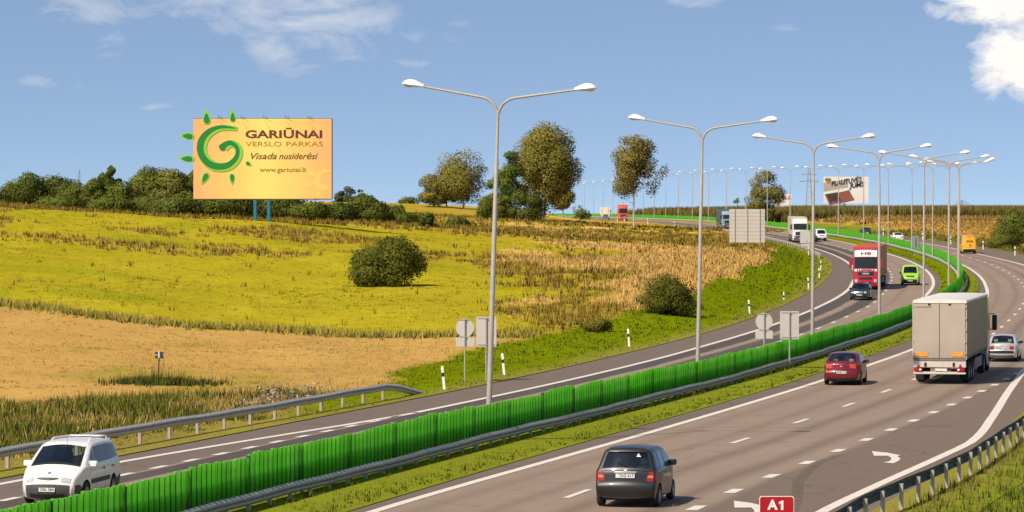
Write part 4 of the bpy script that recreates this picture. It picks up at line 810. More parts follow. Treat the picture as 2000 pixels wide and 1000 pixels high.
# far wooded ridge: single trees in a row, blue haze mixed into leaf colours
for i,(p,tp,wp) in enumerate(((664,374,26),(682,366,30),(703,372,26))):
    X,Y,h,w=T(p,0,tp,wp,1500.); tree('tree','distant bluish-green tree on the ridge right of the billboard, %s from the left'%('first','second','third')[i],'tree',X,Y,h,w,'round',(.06,.08,.05),(.09,.11,.06),n=900,leaf=.8,nc=24,trunk=.2,h0=.0,group='trees on the far ridge')
# ---------------------------------------------------------------- grasses, weeds and crops
def blades(X,Y,h,w,col,spread,n,lean=.35,tipcol=None,zoff=0.):
    X=np.repeat(X,n);Y=np.repeat(Y,n);h=np.repeat(h,n)*RNG.uniform(.55,1.15,len(X)); col=np.repeat(col,n,0)*RNG.uniform(.75,1.25,(len(X),1)); w=w*RNG.uniform(.6,1.3,len(X)) if np.isscalar(w) else np.repeat(w,n)*RNG.uniform(.6,1.3,len(X))
    a=RNG.uniform(0,2*np.pi,len(X)); r=spread*np.sqrt(RNG.random(len(X))); bx=X+r*np.cos(a); by=Y+r*np.sin(a); bz=ground(bx,by)+zoff-.03
    b=RNG.uniform(0,2*np.pi,len(X)); dx=np.cos(b)*w/2; dy=np.sin(b)*w/2; l=lean*h*RNG.random(len(X)); tx=bx+l*np.cos(a)+.05*h; ty=by+l*np.sin(a)
    v=np.stack([np.stack([bx-dx,by-dy,bz],-1),np.stack([bx+dx,by+dy,bz],-1),np.stack([tx,ty,bz+h],-1)],1).reshape(-1,3); tc=col*1.12 if tipcol is None else np.clip(np.array(tipcol)*RNG.uniform(.75,1.25,(len(X),1)),0,1)
    c=np.stack([col*.9,col*.9,tc],1).reshape(-1,3); return v,c
def scatter(y0,y1,dens,xlim=None):
    k=.156; area=(k*(y0+y1))*(y1-y0)+8*(y1-y0); N=int(area*dens); Y=np.sqrt(RNG.uniform(y0*y0,y1*y1,N)); X=RNG.uniform(-1,1,N)*(k*Y+3); return X,Y
def stuff(name,label,parts):
    v=np.concatenate([p[0] for p in parts]); c=np.concatenate([p[1] for p in parts]); f=np.arange(len(v)).reshape(-1,3); o=link(name,raw_mesh(name,v,f,M_GRASS,c)); tag(o,label,kind='stuff'); return o
def pick(X,Y,wt): m=RNG.random(len(X))<wt; return X[m],Y[m]
def zc(k,X,var=.2): return np.array(ZC[k])*RNG.uniform(1-var,1+var,(len(X),1))
# verge
ps=[]
for y0,y1,d,hh,w in ((110,190,5,.2,.045),(190,300,3.,.22,.07),(300,560,1.2,.26,.13)):
    X,Y=scatter(y0,y1,d); X,Y=pick(X,Y,zone_w(X,Y)['verge']); o=off(X,Y); m=(o<L_EDGE(Y)-.15); X,Y=X[m],Y[m]; g=fbm(X/3,Y/6,61); hs=hh*RNG.uniform(.5,1.3,len(X))*(.5+g); dry=sstep(1.8,.3,L_EDGE(Y)-off(X,Y)+RNG.normal(0,.5,len(X)))[:,None]
    c=zc('verge',X)*(1+.5*(g[:,None]-.5)); c=c*(1-dry)+np.array((.25,.2,.05))*dry; ps.append(blades(X,Y,hs*.85,w,c*1.25,.16,5))
stuff('verge_grass','bright green grass on the verge left of the road',ps)
ps=[]
for y0,y1,d,w in ((66,150,10,.04),(150,300,5,.07),(300,520,1.8,.12)):
    X,Y=scatter(y0,y1,d*.6); N=len(X); Y=RNG.uniform(y0,y1,int((y1-y0)*4.4*d)); o=RNG.uniform(-1.9,1,len(Y))*1.0; lo=L_GR(Y)+.1; hi=R_GR(Y)-.1; o=lo+(hi-lo)*RNG.random(len(Y)); X=xo(o,Y); g=fbm(X/1.5,Y/4,63); c=np.array((.15,.20,.008))*RNG.uniform(.8,1.2,(len(X),1)); yl=sstep(.5,.7,g)[:,None]; c=c*(1-.5*yl)+np.array((.25,.22,.03))*.5*yl
    ps.append(blades(X,Y,RNG.uniform(.05,.14,len(X))*(.6+g)*(1+.7*(np.abs(o)<.8)),w,c,.12,4,zoff=.08))
stuff('median_grass','short yellow-green grass on the median',ps)
ps=[]
Y=RNG.uniform(70,150,9000); o=R_EDGE(Y)+.9+RNG.random(len(Y))**1.1*14; X=xo(o,Y); g=fbm(X/2,Y/3,65); c=np.array((.12,.18,.014))*(.75+.6*g[:,None]); dr=sstep(4.2,.6,o-R_EDGE(Y)+(g-.5)*4)[:,None]*.8; c=c*(1-dr)+np.array((.25,.21,.045))*dr
ps.append(blades(X,Y,RNG.uniform(.12,.4,len(X))*(.5+g),.04,c,.2,6))
for y0,y1,d in ((380,520,1.2),(520,640,.6)):
    X,Y=scatter(y0,y1,d); m=(off(X,Y)>R_EDGE(Y)+.3); X,Y=pick(X[m],Y[m],zone_w(X[m],Y[m])['rv']); c=np.array((.2,.165,.03))*RNG.uniform(.7,1.25,(len(X),1)); ps.append(blades(X,Y,RNG.uniform(.3,.9,len(X)),.12,c,.3,5))
stuff('roadside_grass','rough grass along the right edge of the road',ps)
# yellow-green crop
ps=[]
for y0,y1,d,w in ((200,270,1.4,.07),(270,340,1.0,.09),(340,430,.7,.12)):
    X,Y=scatter(y0,y1,d); X,Y=pick(X,Y,zone_w(X,Y)['rape']); g=fbm(X/5,Y/9,71); c=np.array((.34,.285,.016))*RNG.uniform(.85,1.12,(len(X),1)); gr=sstep(.5,.75,fbm(X/7,Y/10,49))[:,None]; c=c*(1-.55*gr)+np.array((.21,.23,.008))*.55*gr; ps.append(blades(X,Y,RNG.uniform(.06,.14,len(X))*(.5+1.0*g),w*1.3,c,.3,6,lean=1.5))
stuff('field_crop','yellow-green crop covering the sloping field',ps)
# brown weeds and pale dry grass
ps=[]
for y0,y1,d,w in ((205,280,3.2,.06),(280,380,2.0,.09),(380,520,1.0,.13),(520,700,.35,.2)):
    X,Y=scatter(y0,y1,d); z=zone_w(X,Y); wt=1.3*z['brown']+.012*z['rape']; X,Y=pick(X,Y,wt*(.45+.55*sstep(.42,.6,fbm(X/4,Y/7,73)))); c=np.array((.34,.215,.035))*RNG.uniform(.6,1.4,(len(X),1)); ol=(RNG.random(len(X))<.3)[:,None]; c=np.where(ol,np.array((.24,.2,.025))*RNG.uniform(.7,1.2,(len(X),1)),c); ps.append(blades(X,Y,RNG.uniform(.22,.7,len(X)),w,c,.28,6,lean=.4))
stuff('brown_weeds','tall brown weeds over the upper field',ps)
ps=[]
for y0,y1,d,w in ((205,280,4,.05),(280,400,2.6,.08),(400,520,1.0,.12)):
    X,Y=scatter(y0,y1,d); X,Y=pick(X,Y,zone_w(X,Y)['tan']); c=np.array((.76,.47,.14))*RNG.uniform(.75,1.2,(len(X),1)); ps.append(blades(X,Y,RNG.uniform(.25,.6,len(X)),w,c,.25,6,lean=.5))
stuff('dry_grass','pale tan dry grass above the verge',ps)
# stubble, with short straw
ps=[]
for y0,y1,d,w in ((140,190,3.6,.035),(190,250,2.2,.05)):
    X,Y=scatter(y0,y1,d); X,Y=pick(X,Y,zone_w(X,Y)['stub']); row=((Y+.12*X)/.5)%1; c=np.array((.44,.265,.06))*RNG.uniform(.6,1.15,(len(X),1)); gr=(sstep(.52,.72,fbm(X/5,Y/14,47))*(RNG.random(len(X))<.6))[:,None]; c=c*(1-gr)+np.array((.26,.24,.03))*gr; ps.append(blades(X,Y,RNG.uniform(.05,.14,len(X))*(.6+.8*fbm(X/2,Y/2,75)),w,c,.14,4,lean=.4))
X=RNG.uniform(-60,14,4200); Y=YB1(X)+RNG.normal(1,1.3,len(X)); m=(zone_w(X,Y)['verge']<.3); X,Y=X[m],Y[m]; c=np.where((RNG.random(len(X))<.55)[:,None],np.array((.19,.19,.02)),np.array((.33,.22,.06)))*RNG.uniform(.7,1.25,(len(X),1)); ps.append(blades(X,Y,RNG.uniform(.25,.65,len(X)),.06,c*1.9,.25,6,lean=.6))
stuff('stubble_straw','golden stubble straw with a taller fringe at its far edge',ps)
# weeds between guard rail and stubble
ps=[]
Y=RNG.uniform(92,162,26000); o=-(12.5+RNG.random(len(Y))**1.1*26); X=xo(o,Y); m=(np.abs(X)<.157*Y+3)&(Y<YB0(X)+1+4*(vnoise(X/3,Y/3,77)-.5)); X,Y,o=X[m],Y[m],o[m]; z=zone_w(X,Y); k=RNG.random(len(X))<(1-z['verge']); X,Y,o=X[k],Y[k],o[k]
g=fbm(X/4,Y/6,79); sx=X/Y*6600+1000; green=sstep(.46,.66,g+.2*np.exp(-((sx-260)/150)**2)-.06*sstep(60,0,sx)); near=sstep(-16.5,-13,o); hs=RNG.uniform(.22,.62,len(X))*(.6+.6*green)*(1-.7*near)
c=np.where((RNG.random(len(X))<green*.9)[:,None],np.array((.15,.165,.02)),np.array((.46,.33,.085)))*RNG.uniform(.6,1.3,(len(X),1)); ps.append(blades(X,Y,hs,.06,c,.22,7,lean=.6))
k=(sx>430)&(sx<800)&(RNG.random(len(X))<.22*sstep(430,520,sx)*sstep(820,700,sx))&(o<-14); n=int(k.sum()); hs=RNG.uniform(.4,.75,n); v,cc=blades(X[k],Y[k],hs,.02,np.tile((.2,.15,.05),(n,1)),.1,3); ps.append((v,cc))
n3=len(v)//3; tip=v.reshape(-1,3,3)[:,2]; q=np.stack([tip+RNG.normal(0,.05,(n3,3)),tip+RNG.normal(0,.055,(n3,3)),tip+RNG.normal(0,.055,(n3,3))],1).reshape(-1,3); ps.append((q,np.repeat(np.array((.48,.36,.28))*RNG.uniform(.7,1.15,(n3,1)),3,0)))
# weed patch round the rusty marker
n=900; X=-16.9+RNG.normal(0,1.05,n)*1.0+.4; Y=161.+RNG.normal(0,1.7,n); c=np.where((RNG.random(n)<.75)[:,None],np.array((.075,.115,.012)),np.array((.2,.15,.04)))*RNG.uniform(.6,1.3,(n,1)); ps.append(blades(X,Y,RNG.uniform(.12,.45,n),.05,c,.15,6)); k=RNG.random(n)<.06; ps.append(blades(X[k],Y[k],RNG.uniform(.6,1.0,int(k.sum())),.03,c[k],.1,5))
stuff('roadside_weeds','tangled green and tan weeds behind the left guard rail',ps)
# corn and the far right fields
ps=[]
for y0,y1,d,w in ((778,860,1.5,.26),(860,1000,.5,.35),(1000,1250,.25,.5)):
    X,Y=scatter(y0,y1,d); m=(off(X,Y)>17); X,Y=X[m],Y[m]; c=np.array((.14,.17,.022))*RNG.uniform(.75,1.25,(len(X),1)); ps.append(blades(X,Y,RNG.uniform(2.2,2.75,len(X)),w,c,.35,7,lean=.25,tipcol=(.24,.18,.05)))
stuff('corn_field','tall green corn with brown tassels on the skyline',ps)
ps=[]
X,Y=scatter(690,778,.8); m=(off(X,Y)>20); X,Y=pick(X[m],Y[m],.8*sstep(.35,.6,fbm(X[m]/8,Y[m]/8,83))); ps.append(blades(X,Y,RNG.uniform(.4,1.1,len(X)),.2,np.array((.42,.25,.07))*RNG.uniform(.75,1.2,(len(X),1)),.4,5))
X,Y=scatter(520,690,.7); m=(off(X,Y)>20); X,Y=pick(X[m],Y[m],zone_w(X[m],Y[m])['wheat']); ps.append(blades(X,Y,RNG.uniform(.2,.5,len(X)),.2,np.array((.5,.29,.065))*RNG.uniform(.75,1.15,(len(X),1)),.4,4))
stuff('wheat_field','golden wheat and brown weeds beyond the right carriageway',ps)
# ---------------------------------------------------------------- vehicles
def glass_mat():
    t=NT('car_glass'); tr=t.nd('ShaderNodeBsdfTransparent'); tr.inputs[0].default_value=(.72,.82,.76,1); gl=t.nd('ShaderNodeBsdfGlossy'); gl.inputs[0].default_value=(.9,.95,1,1); gl.inputs['Roughness'].default_value=.03; fr=t.nd('ShaderNodeFresnel'); fr.inputs[0].default_value=1.5
    k=t.math('MULTIPLY_ADD',fr.outputs[0],1.3,.02,clamp=True); ms=t.nd('ShaderNodeMixShader'); t.l.new(k,ms.inputs[0]); t.l.new(tr.outputs[0],ms.inputs[1]); t.l.new(gl.outputs[0],ms.inputs[2]); t.l.new(ms.outputs[0],t.out.inputs[0]); return t.mat
M_GLASS=glass_mat(); M_DGLASS=simple('dark_glass',(.018,.026,.026),.12,0,.15,2.,spec=.35)
M_TYRE=simple('tyre',(.022,.021,.02),.85,0,.2,9.); M_RIM=simple('wheel_rim',(.36,.35,.33),.4,.5,.1,8.); M_PLAST=simple('grey_bumper_plastic',(.06,.058,.055),.65,0,.15,4.,dirt=.4); M_BLK=simple('black_trim',(.014,.014,.015),.5,0,.1,4.)
M_UNDER=simple('underbody',(.012,.012,.012),.9,0,.1,4.); M_SEAT=simple('seat_cloth',(.36,.37,.31),.9,0,.2,6.); M_RED=simple('tail_lamp_red',(.34,.008,.012),.2,0,.15,9.,coat=.5); M_AMB=simple('lamp_amber',(.55,.17,.03),.25,0,.15,9.,coat=.5); M_LAMP=simple('head_lamp_clear',(.60,.57,.52),.12,.2,.35,14.,coat=.6); M_PLATE=simple('number_plate',(.72,.69,.62),.5,0,.06,9.); M_INK=simple('plate_ink',(.03,.03,.035),.6); M_EU=simple('plate_blue',(.01,.05,.28),.5); M_CHR=simple('chrome',(.72,.70,.68),.18,.9,.05,6.)
M_SKIN=simple('skin',(.45,.25,.17),.6); M_SHIRT=simple('shirt_dark',(.05,.055,.07),.8)
class Body:
    def __init__(s,sil,w0,belt,tumble,zb=.22,arches=(),rnd=.10,plan=(.10,.12),bulge=(.09,.035),n=5,shoulder=.02):
        P=[Vector((a,b)) for a,b in sil]; Q=[];S=[]; m=len(P)
        for i in range(m-1):
            p0,p1,p2,p3=P[max(i-1,0)],P[i],P[i+1],P[min(i+2,m-1)]
            for k in range(n):
                t=k/n; c=.5*((2*p1)+(p2-p0)*t+(2*p0-5*p1+4*p2-p3)*t*t+(3*p1-p0-3*p2+p3)*t**3); q=p1.lerp(p2,t).lerp(c,.75); Q.append((q.x,q.y)); S.append(i+t)
        Q.append(tuple(P[-1])); S.append(m-1); s.Q=np.array(Q); s.S=np.array(S); s.w0=w0; s.belt=belt; s.tumble=tumble; s.zb=zb; s.arch=arches; s.rnd=rnd; s.plan=plan; s.bulge=bulge; s.x0=s.Q[:,0].min(); s.x1=s.Q[:,0].max(); s.sh=shoulder
        s.it=int(np.argmax(s.Q[:,1])); T=np.gradient(s.Q,axis=0); T/=np.linalg.norm(T,axis=1,keepdims=True)+1e-9; s.N=np.stack([-T[:,1],T[:,0]],-1); s.holes=[]
    def dist(s,x,z):
        A=s.Q[:-1];B=s.Q[1:];p=np.array((x,z)); d=B-A; t=np.clip(((p-A)*d).sum(1)/((d*d).sum(1)+1e-12),0,1); return float(np.sqrt((((A+d*t[:,None])-p)**2).sum(1).min()))
    def W(s,x,z,edge=False):
        u=(x-(s.x0+s.x1)/2)/((s.x1-s.x0)/2); w=s.w0-s.plan[0]*max(0,-u-.4)**2/.36-s.plan[1]*max(0,u-.4)**2/.36
        if z>s.belt: w-=(z-s.belt)*s.tumble+s.sh*min(1,(z-s.belt)/.05)
        if z<.5: w-=(.5-z)*.12
        d=0 if edge else s.dist(x,z)
        if d<s.rnd: w-=s.rnd*(1-math.sqrt(max(0,1-(1-d/s.rnd)**2)))
        return w
    def skin(s,sv,t,off=0.):
        q=[float(np.interp(sv,s.S,s.Q[:,k])) for k in (0,1)]; n=[float(np.interp(sv,s.S,s.N[:,k])) for k in (0,1)]; b=s.bulge[0]*abs(n[0])+s.bulge[1]*abs(n[1]); k=b*(1-t*t)+off; w=s.W(q[0],q[1],True); return (q[0]+n[0]*k,t*w,q[1]+n[1]*k)
    def side(s,x,z,sd,off=0.): return (x,sd*(s.W(x,z)+off),z)
    def zrange(s,x):
        A=s.Q[:-1];B=s.Q[1:]; zs=[]
        for a,b in zip(A,B):
            if (a[0]-x)*(b[0]-x)<=0 and abs(a[0]-b[0])>1e-9: zs.append(a[1]+(b[1]-a[1])*(x-a[0])/(b[0]-a[0]))
        if not zs: return s.zb,s.zb
        hi=max(zs); lo=min(zs) if len(zs)>1 and min(zs)<hi-.02 else s.zb
        if x>s.Q[0,0] and x<s.Q[-1,0]: lo=s.zb
        return lo,hi
    def build(s,name,mat,parent):
        mb=MB(); xs=sorted(set(list((s.x0+s.x1)/2-(s.x1-s.x0)/2*np.cos(np.linspace(0.02,math.pi-.02,54)))+[a[0]+r*math.cos(q) for a in s.arch for r in (a[2],) for q in np.linspace(0,math.pi,13)])); nr=15
        for sd in (-1,1):
            vs=[];fs=[]
            for x in xs:
                lo,hi=s.zrange(x)
                for ax,az,ar in s.arch:
                    if abs(x-ax)<ar: lo=max(lo,az+math.sqrt(ar*ar-(x-ax)**2))
                for k in range(nr): 
                    t=k/(nr-1); t=1-(1-t)**1.35; z=lo+(hi-lo)*t; vs.append(s.side(x,z,sd))
            for i in range(len(xs)-1):
                for k in range(nr-1): fs.append((i*nr+k,(i+1)*nr+k,(i+1)*nr+k+1,i*nr+k+1))
            mb.add(vs,fs)
        sv=sorted(set(list(s.S)+[h for H in s.holes for h in H[:2]])); tv=sorted(set([round(v,4) for v in np.linspace(-1,1,13)]+[q for H in s.holes for q in (-H[2],H[2])])); m=len(tv)
        vs=[s.skin(a,t) for a in sv for t in tv]; fs=[]
        for i in range(len(sv)-1):
            for k in range(m-1):
                ms=(sv[i]+sv[i+1])/2; mt=(tv[k]+tv[k+1])/2
                if any(h[0]<ms<h[1] and abs(mt)<h[2] for h in s.holes): continue
                fs.append((i*m+k,i*m+k+1,(i+1)*m+k+1,(i+1)*m+k))
        mb.add(vs,fs); return mb.build(name,mat,parent,smooth=42,merge=.004)
    def s_of(s,z,front=False):
        if front: zz=s.Q[s.it:,1][::-1]; ss=s.S[s.it:][::-1]
        else: zz=s.Q[:s.it+1,1]; ss=s.S[:s.it+1]
        zz=np.maximum.accumulate(zz+np.arange(len(zz))*1e-6); return float(np.interp(z,zz,ss))
    def end_patch(s,z0,z1,y0,y1,name,mat,parent,off=.006,front=False,nz=4,ny=6,taper=0.):
        mb=MB(); vs=[];fs=[]
        for i in range(nz+1):
            f=i/nz; z=z0+(z1-z0)*f; sv=s.s_of(z,front); w=s.W(*[float(np.interp(sv,s.S,s.Q[:,k])) for k in (0,1)],True)
            for j in range(ny+1):
                y=y0+(y1-y0)*j/ny; y*=(1-taper*f); vs.append(s.skin(sv,max(-1,min(1,y/w)),off))
        for i in range(nz):
            for j in range(ny): fs.append((i*(ny+1)+j,i*(ny+1)+j+1,(i+1)*(ny+1)+j+1,(i+1)*(ny+1)+j))
        mb.add(vs,fs); return mb.build(name,mat,parent,smooth=60)
    def skin_patch(s,s0,s1,t0,t1,name,mat,parent,off=.006,ns=6,nt=8):
        mb=MB(); vs=[s.skin(s0+(s1-s0)*i/ns,t0+(t1-t0)*j/nt,off) for i in range(ns+1) for j in range(nt+1)]; mb.add(vs,[(i*(nt+1)+j,i*(nt+1)+j+1,(i+1)*(nt+1)+j+1,(i+1)*(nt+1)+j) for i in range(ns) for j in range(nt)]); return mb.build(name,mat,parent,smooth=60)
    def side_patch(s,poly,name,mat,parent,sd,off=.008):
        mb=MB(); P=[]
        for i,p in enumerate(poly):
            q=poly[(i+1)%len(poly)]
            for k in range(4): P.append((p[0]+(q[0]-p[0])*k/4,p[1]+(q[1]-p[1])*k/4))
        c=(sum(p[0] for p in P)/len(P),sum(p[1] for p in P)/len(P)); n=len(P); vs=[s.side(*c,sd,off)]+[s.side(p[0],p[1],sd,off) for p in P]+[s.side((p[0]+c[0])/2,(p[1]+c[1])/2,sd,off) for p in P]
        fs=[(0,1+n+i,1+n+(i+1)%n) for i in range(n)]+[(1+n+i,1+i,1+(i+1)%n,1+n+(i+1)%n) for i in range(n)]; mb.add(vs,fs); return mb.build(name,mat,parent,smooth=60)
def wheel(parent,x,y,r,w=.2,rim=None,dual=False):
    sd=1 if y>0 else -1; mb=MB(); mb.lathe([(r*.62,-w/2),(r*.9,-w/2),(r,-w*.32),(r,w*.32),(r*.9,w/2),(r*.62,w/2)],22,'y',(x,y,r)); t=mb.build('wheel',M_TYRE,parent,smooth=50)
    mb=MB(); mb.lathe([(0,sd*w*.34),(r*.2,sd*w*.36),(r*.28,sd*w*.22),(r*.52,sd*w*.30),(r*.63,sd*w*.49),(r*.63,-sd*w*.4)],22,'y',(x,y,r)); mb.build('rim',rim or M_RIM,t,smooth=40)
def under(B,parent,inset=.16):
    mb=MB(); w=B.w0-inset; mb.box(B.x0+.18,B.x1-.18,-w,w,.19,.62); mb.build('underbody',M_UNDER,parent)
    for ax,az,ar in B.arch:
        mb=MB(); mb.box(ax-ar*1.02,ax+ar*1.02,-B.w0+.13,B.w0-.13,.3,az+ar+.06); mb.build('wheel_housing',M_UNDER,parent)
def mirror(parent,B,x,z,sd,mat,wd=.2,ht=.14):
    y=B.W(x,z+ht/2); mb=MB(); mb.rbox(x-.06,x+.09,sd*(y-.01) if sd>0 else sd*(y-.01+wd),sd*(y-.01+wd) if sd>0 else sd*(y-.01),z-.01,z+ht,.03); m_=mb.build('mirror',mat,parent,smooth=40); mb=MB(); mb.box(x-.02,x+.03,min(sd*(y-.03),sd*(y+.1)),max(sd*(y-.03),sd*(y+.1)),z+.01,z+.05); mb.build('bracket',mat,m_)
def plate_no(parent,pos,rot,text,eu=True,w=.52):
    mb=MB(); mb.box(-w/2,w/2,-.004,.006,-.057,.057); o=mb.build('number_plate',M_PLATE,parent); o.location=pos; o.rotation_euler=rot
    t=link('plate_text',text_mesh(text,.105,M_INK,.001,0,w*.78,.002),o); t.location=(.03,-.006,0); t.rotation_euler=(math.pi/2,0,0)
    if eu: mb=MB(); mb.box(-w/2,-w/2+.05,-.0065,-.004,-.055,.055); mb.build('plate_band',M_EU,o)
def seats(parent,xs,z=.45,top=1.15,ys=(-.38,.38),bench=None):
    for x in xs:
        for y in ys: mb=MB(); mb.rbox(x-.07,x+.07,y-.24,y+.24,z,top-.14,.05); mb.rbox(x-.05,x+.05,y-.12,y+.12,top-.10,top+.1,.04); mb.build('seat',M_SEAT,parent,smooth=40)
def driver(parent,x,y,z):
    mb=MB(); mb.lathe([(.0,z-.1),(.17,z-.08),(.21,z+.15),(.20,z+.32),(.07,z+.42),(.055,z+.47)],12,'z',(x,y,0)); b=mb.build('driver_torso',M_SHIRT,parent,smooth=True)
    mb=MB(); mb.lathe([(0,z+.45),(.07,z+.47),(.095,z+.56),(.09,z+.65),(.05,z+.71),(0,z+.72)],12,'z',(x,y,0)); mb.build('driver_head',M_SKIN,b,smooth=True)
def veh(name,label,cat,X,Y,hd,oncoming=False,back=0.):
    # X,Y: the visible end's ground centre; back: from that end to the vehicle's origin, along its length
    d=Vector((math.sin(hd),math.cos(hd))); rz=math.pi/2-hd; x=X+d.x*back; y=Y+d.y*back; z0=float(zr(Y)); z1=float(zr(Y+d.y*2*back))
    o=thing(name,label,cat,(x,y,(z0+z1)/2+.005),rz+(math.pi if oncoming else 0)); pit=math.atan((z1-z0)/max(.1,2*back)); o.rotation_mode='XYZ'; o.rotation_euler=(0,(-pit if not oncoming else pit),o.rotation_euler.z); return o
D=math.radians
def onb(B,z,front,off=.03): return B.skin(B.s_of(z,front),0,off)
# --- white minivan coming towards the camera
def minivan():
    r=veh('minivan','white minivan with grey bumper approaching at the lower left','minivan',-12.65,91.9,D(9.5),True,2.2); P=paint('paint_white',(.78,.75,.72))
    B=Body([(-2.2,.30),(-2.25,.5),(-2.24,.68),(-2.2,.9),(-2.14,1.05),(-1.98,1.5),(-1.85,1.62),(-1.0,1.69),(.1,1.68),(.55,1.585),(1.47,1.06),(1.62,1.01),(2.08,.80),(2.2,.66),(2.25,.52),(2.25,.36),(2.18,.2)],.905,1.03,.24,.24,[(-1.32,.31,.37),(1.38,.31,.37)],plan=(.06,.16),bulge=(.14,.03)); B.holes=[(9.08,9.97,.93),(4.1,5.0,.88)]; B.build('body',P,r); under(B,r)
    B.skin_patch(9.08,9.97,-.93,.93,'windscreen',M_GLASS,r,-.004); B.skin_patch(4.1,5.0,-.88,.88,'rear_window',M_GLASS,r,-.004); B.skin_patch(9.93,10.14,-.96,.96,'scuttle',M_BLK,r,.008,2)
    for k,(a,b) in enumerate(((-.93,-.97),(.93,.97))): B.skin_patch(9.05,10.,min(a,b),max(a,b),'pillar',M_BLK,r,.006,5,1)
    B.end_patch(.22,.565,-1.,1.,'bumper',M_PLAST,r,.018,True,6,12); B.end_patch(.27,.36,-.5,.5,'air_intake',M_BLK,r,.024,True,2,8)
    for sd in (-1,1):
        B.end_patch(.63,.745,sd*.40,sd*.84,'headlight',M_LAMP,r,.012,True,3,6); B.side_patch([(1.66,.25),(2.19,.25),(2.245,.4),(2.235,.56),(1.9,.57),(1.77,.52)],'bumper_corner',M_PLAST,r,sd,.012); B.side_patch([(-2.2,.3),(-1.72,.28),(-1.72,.52),(-2.2,.62)],'bumper_corner',M_PLAST,r,sd,.012)
        B.side_patch([(1.02,1.05),(.98,1.16),(.55,1.52),(.50,1.10)],'side_window',M_DGLASS,r,sd); B.side_patch([(.44,1.10),(.44,1.55),(-.46,1.57),(-.5,1.10)],'side_window',M_DGLASS,r,sd); B.side_patch([(-.56,1.10),(-.52,1.57),(-1.28,1.56),(-1.36,1.12)],'side_window',M_DGLASS,r,sd); B.side_patch([(-1.42,1.12),(-1.34,1.56),(-1.72,1.52),(-1.98,1.14)],'side_window',M_DGLASS,r,sd)
        B.side_patch([(-.92,.53),(.98,.53),(.98,.66),(-.92,.66)],'side_moulding',M_PLAST,r,sd,.014)
        for x in (.5,-.46): B.side_patch([(x+.005,.3),(x+.005,1.06),(x-.005,1.06),(x-.005,.3)],'door_gap',M_BLK,r,sd,.006)
        for x in (-.35,-1.3): B.side_patch([(x,.88),(x+.16,.88),(x+.16,.935),(x,.935)],'door_handle',M_BLK,r,sd,.02)
        mirror(r,B,.98,1.02,sd,P,.24,.17); mb=MB(); yy=.56*sd; mb.tube([(-1.75,yy,1.64),(-1.68,yy,1.745),(-.1,yy,1.765),(.08,yy,1.68)],[.025,.025,.025,.022],7); mb.build('roof_rail',P,r,smooth=50)
        for x in (-1.32,1.38): wheel(r,x,sd*.80,.31,.2)
    mb=MB(); mb.tube([(-1.7,-.56,1.74),(-1.7,.56,1.74)],.022,6); mb.build('roof_bar',P,r)
    mb=MB(); n=12; pts=[]
    for k in range(n+1): y=-.34+.68*k/n; pts.append((y,.705-.055*(1-(y/.34)**2)))
    pl=[(y,.715) for y,_ in pts]; vs=[];
    for (y,z) in pts: sv=B.s_of(z,True); w=B.W(2.1,z,True); vs.append(B.skin(sv,y/w,.02))
    for (y,z) in pl: sv=B.s_of(z,True); w=B.W(2.1,z,True); vs.append(B.skin(sv,y/w,.02))
    mb.add(vs,[(i,i+1,n+2+i,n+1+i) for i in range(n)]); mb.build('grille',M_BLK,r)
    r.scale=(.96,.96,.96); plate_no(r,onb(B,.45,True),(0,0,math.pi/2),'CRL 384'); seats(r,(-.25,-1.1),.5,1.2); driver(r,-.12,.38,.66)
    mb=MB(); mb.box(.75,1.55,-.72,.72,.6,1.0); mb.build('dashboard',M_BLK,r); mb=MB(); mb.tube([(.6,.1,1.6),(.75,.1,1.85)],.006,4); mb.build('antenna',M_BLK,r)
    B.end_patch(.80,.85,-.035,.035,'badge',M_CHR,r,.008,True,2,2)
minivan()
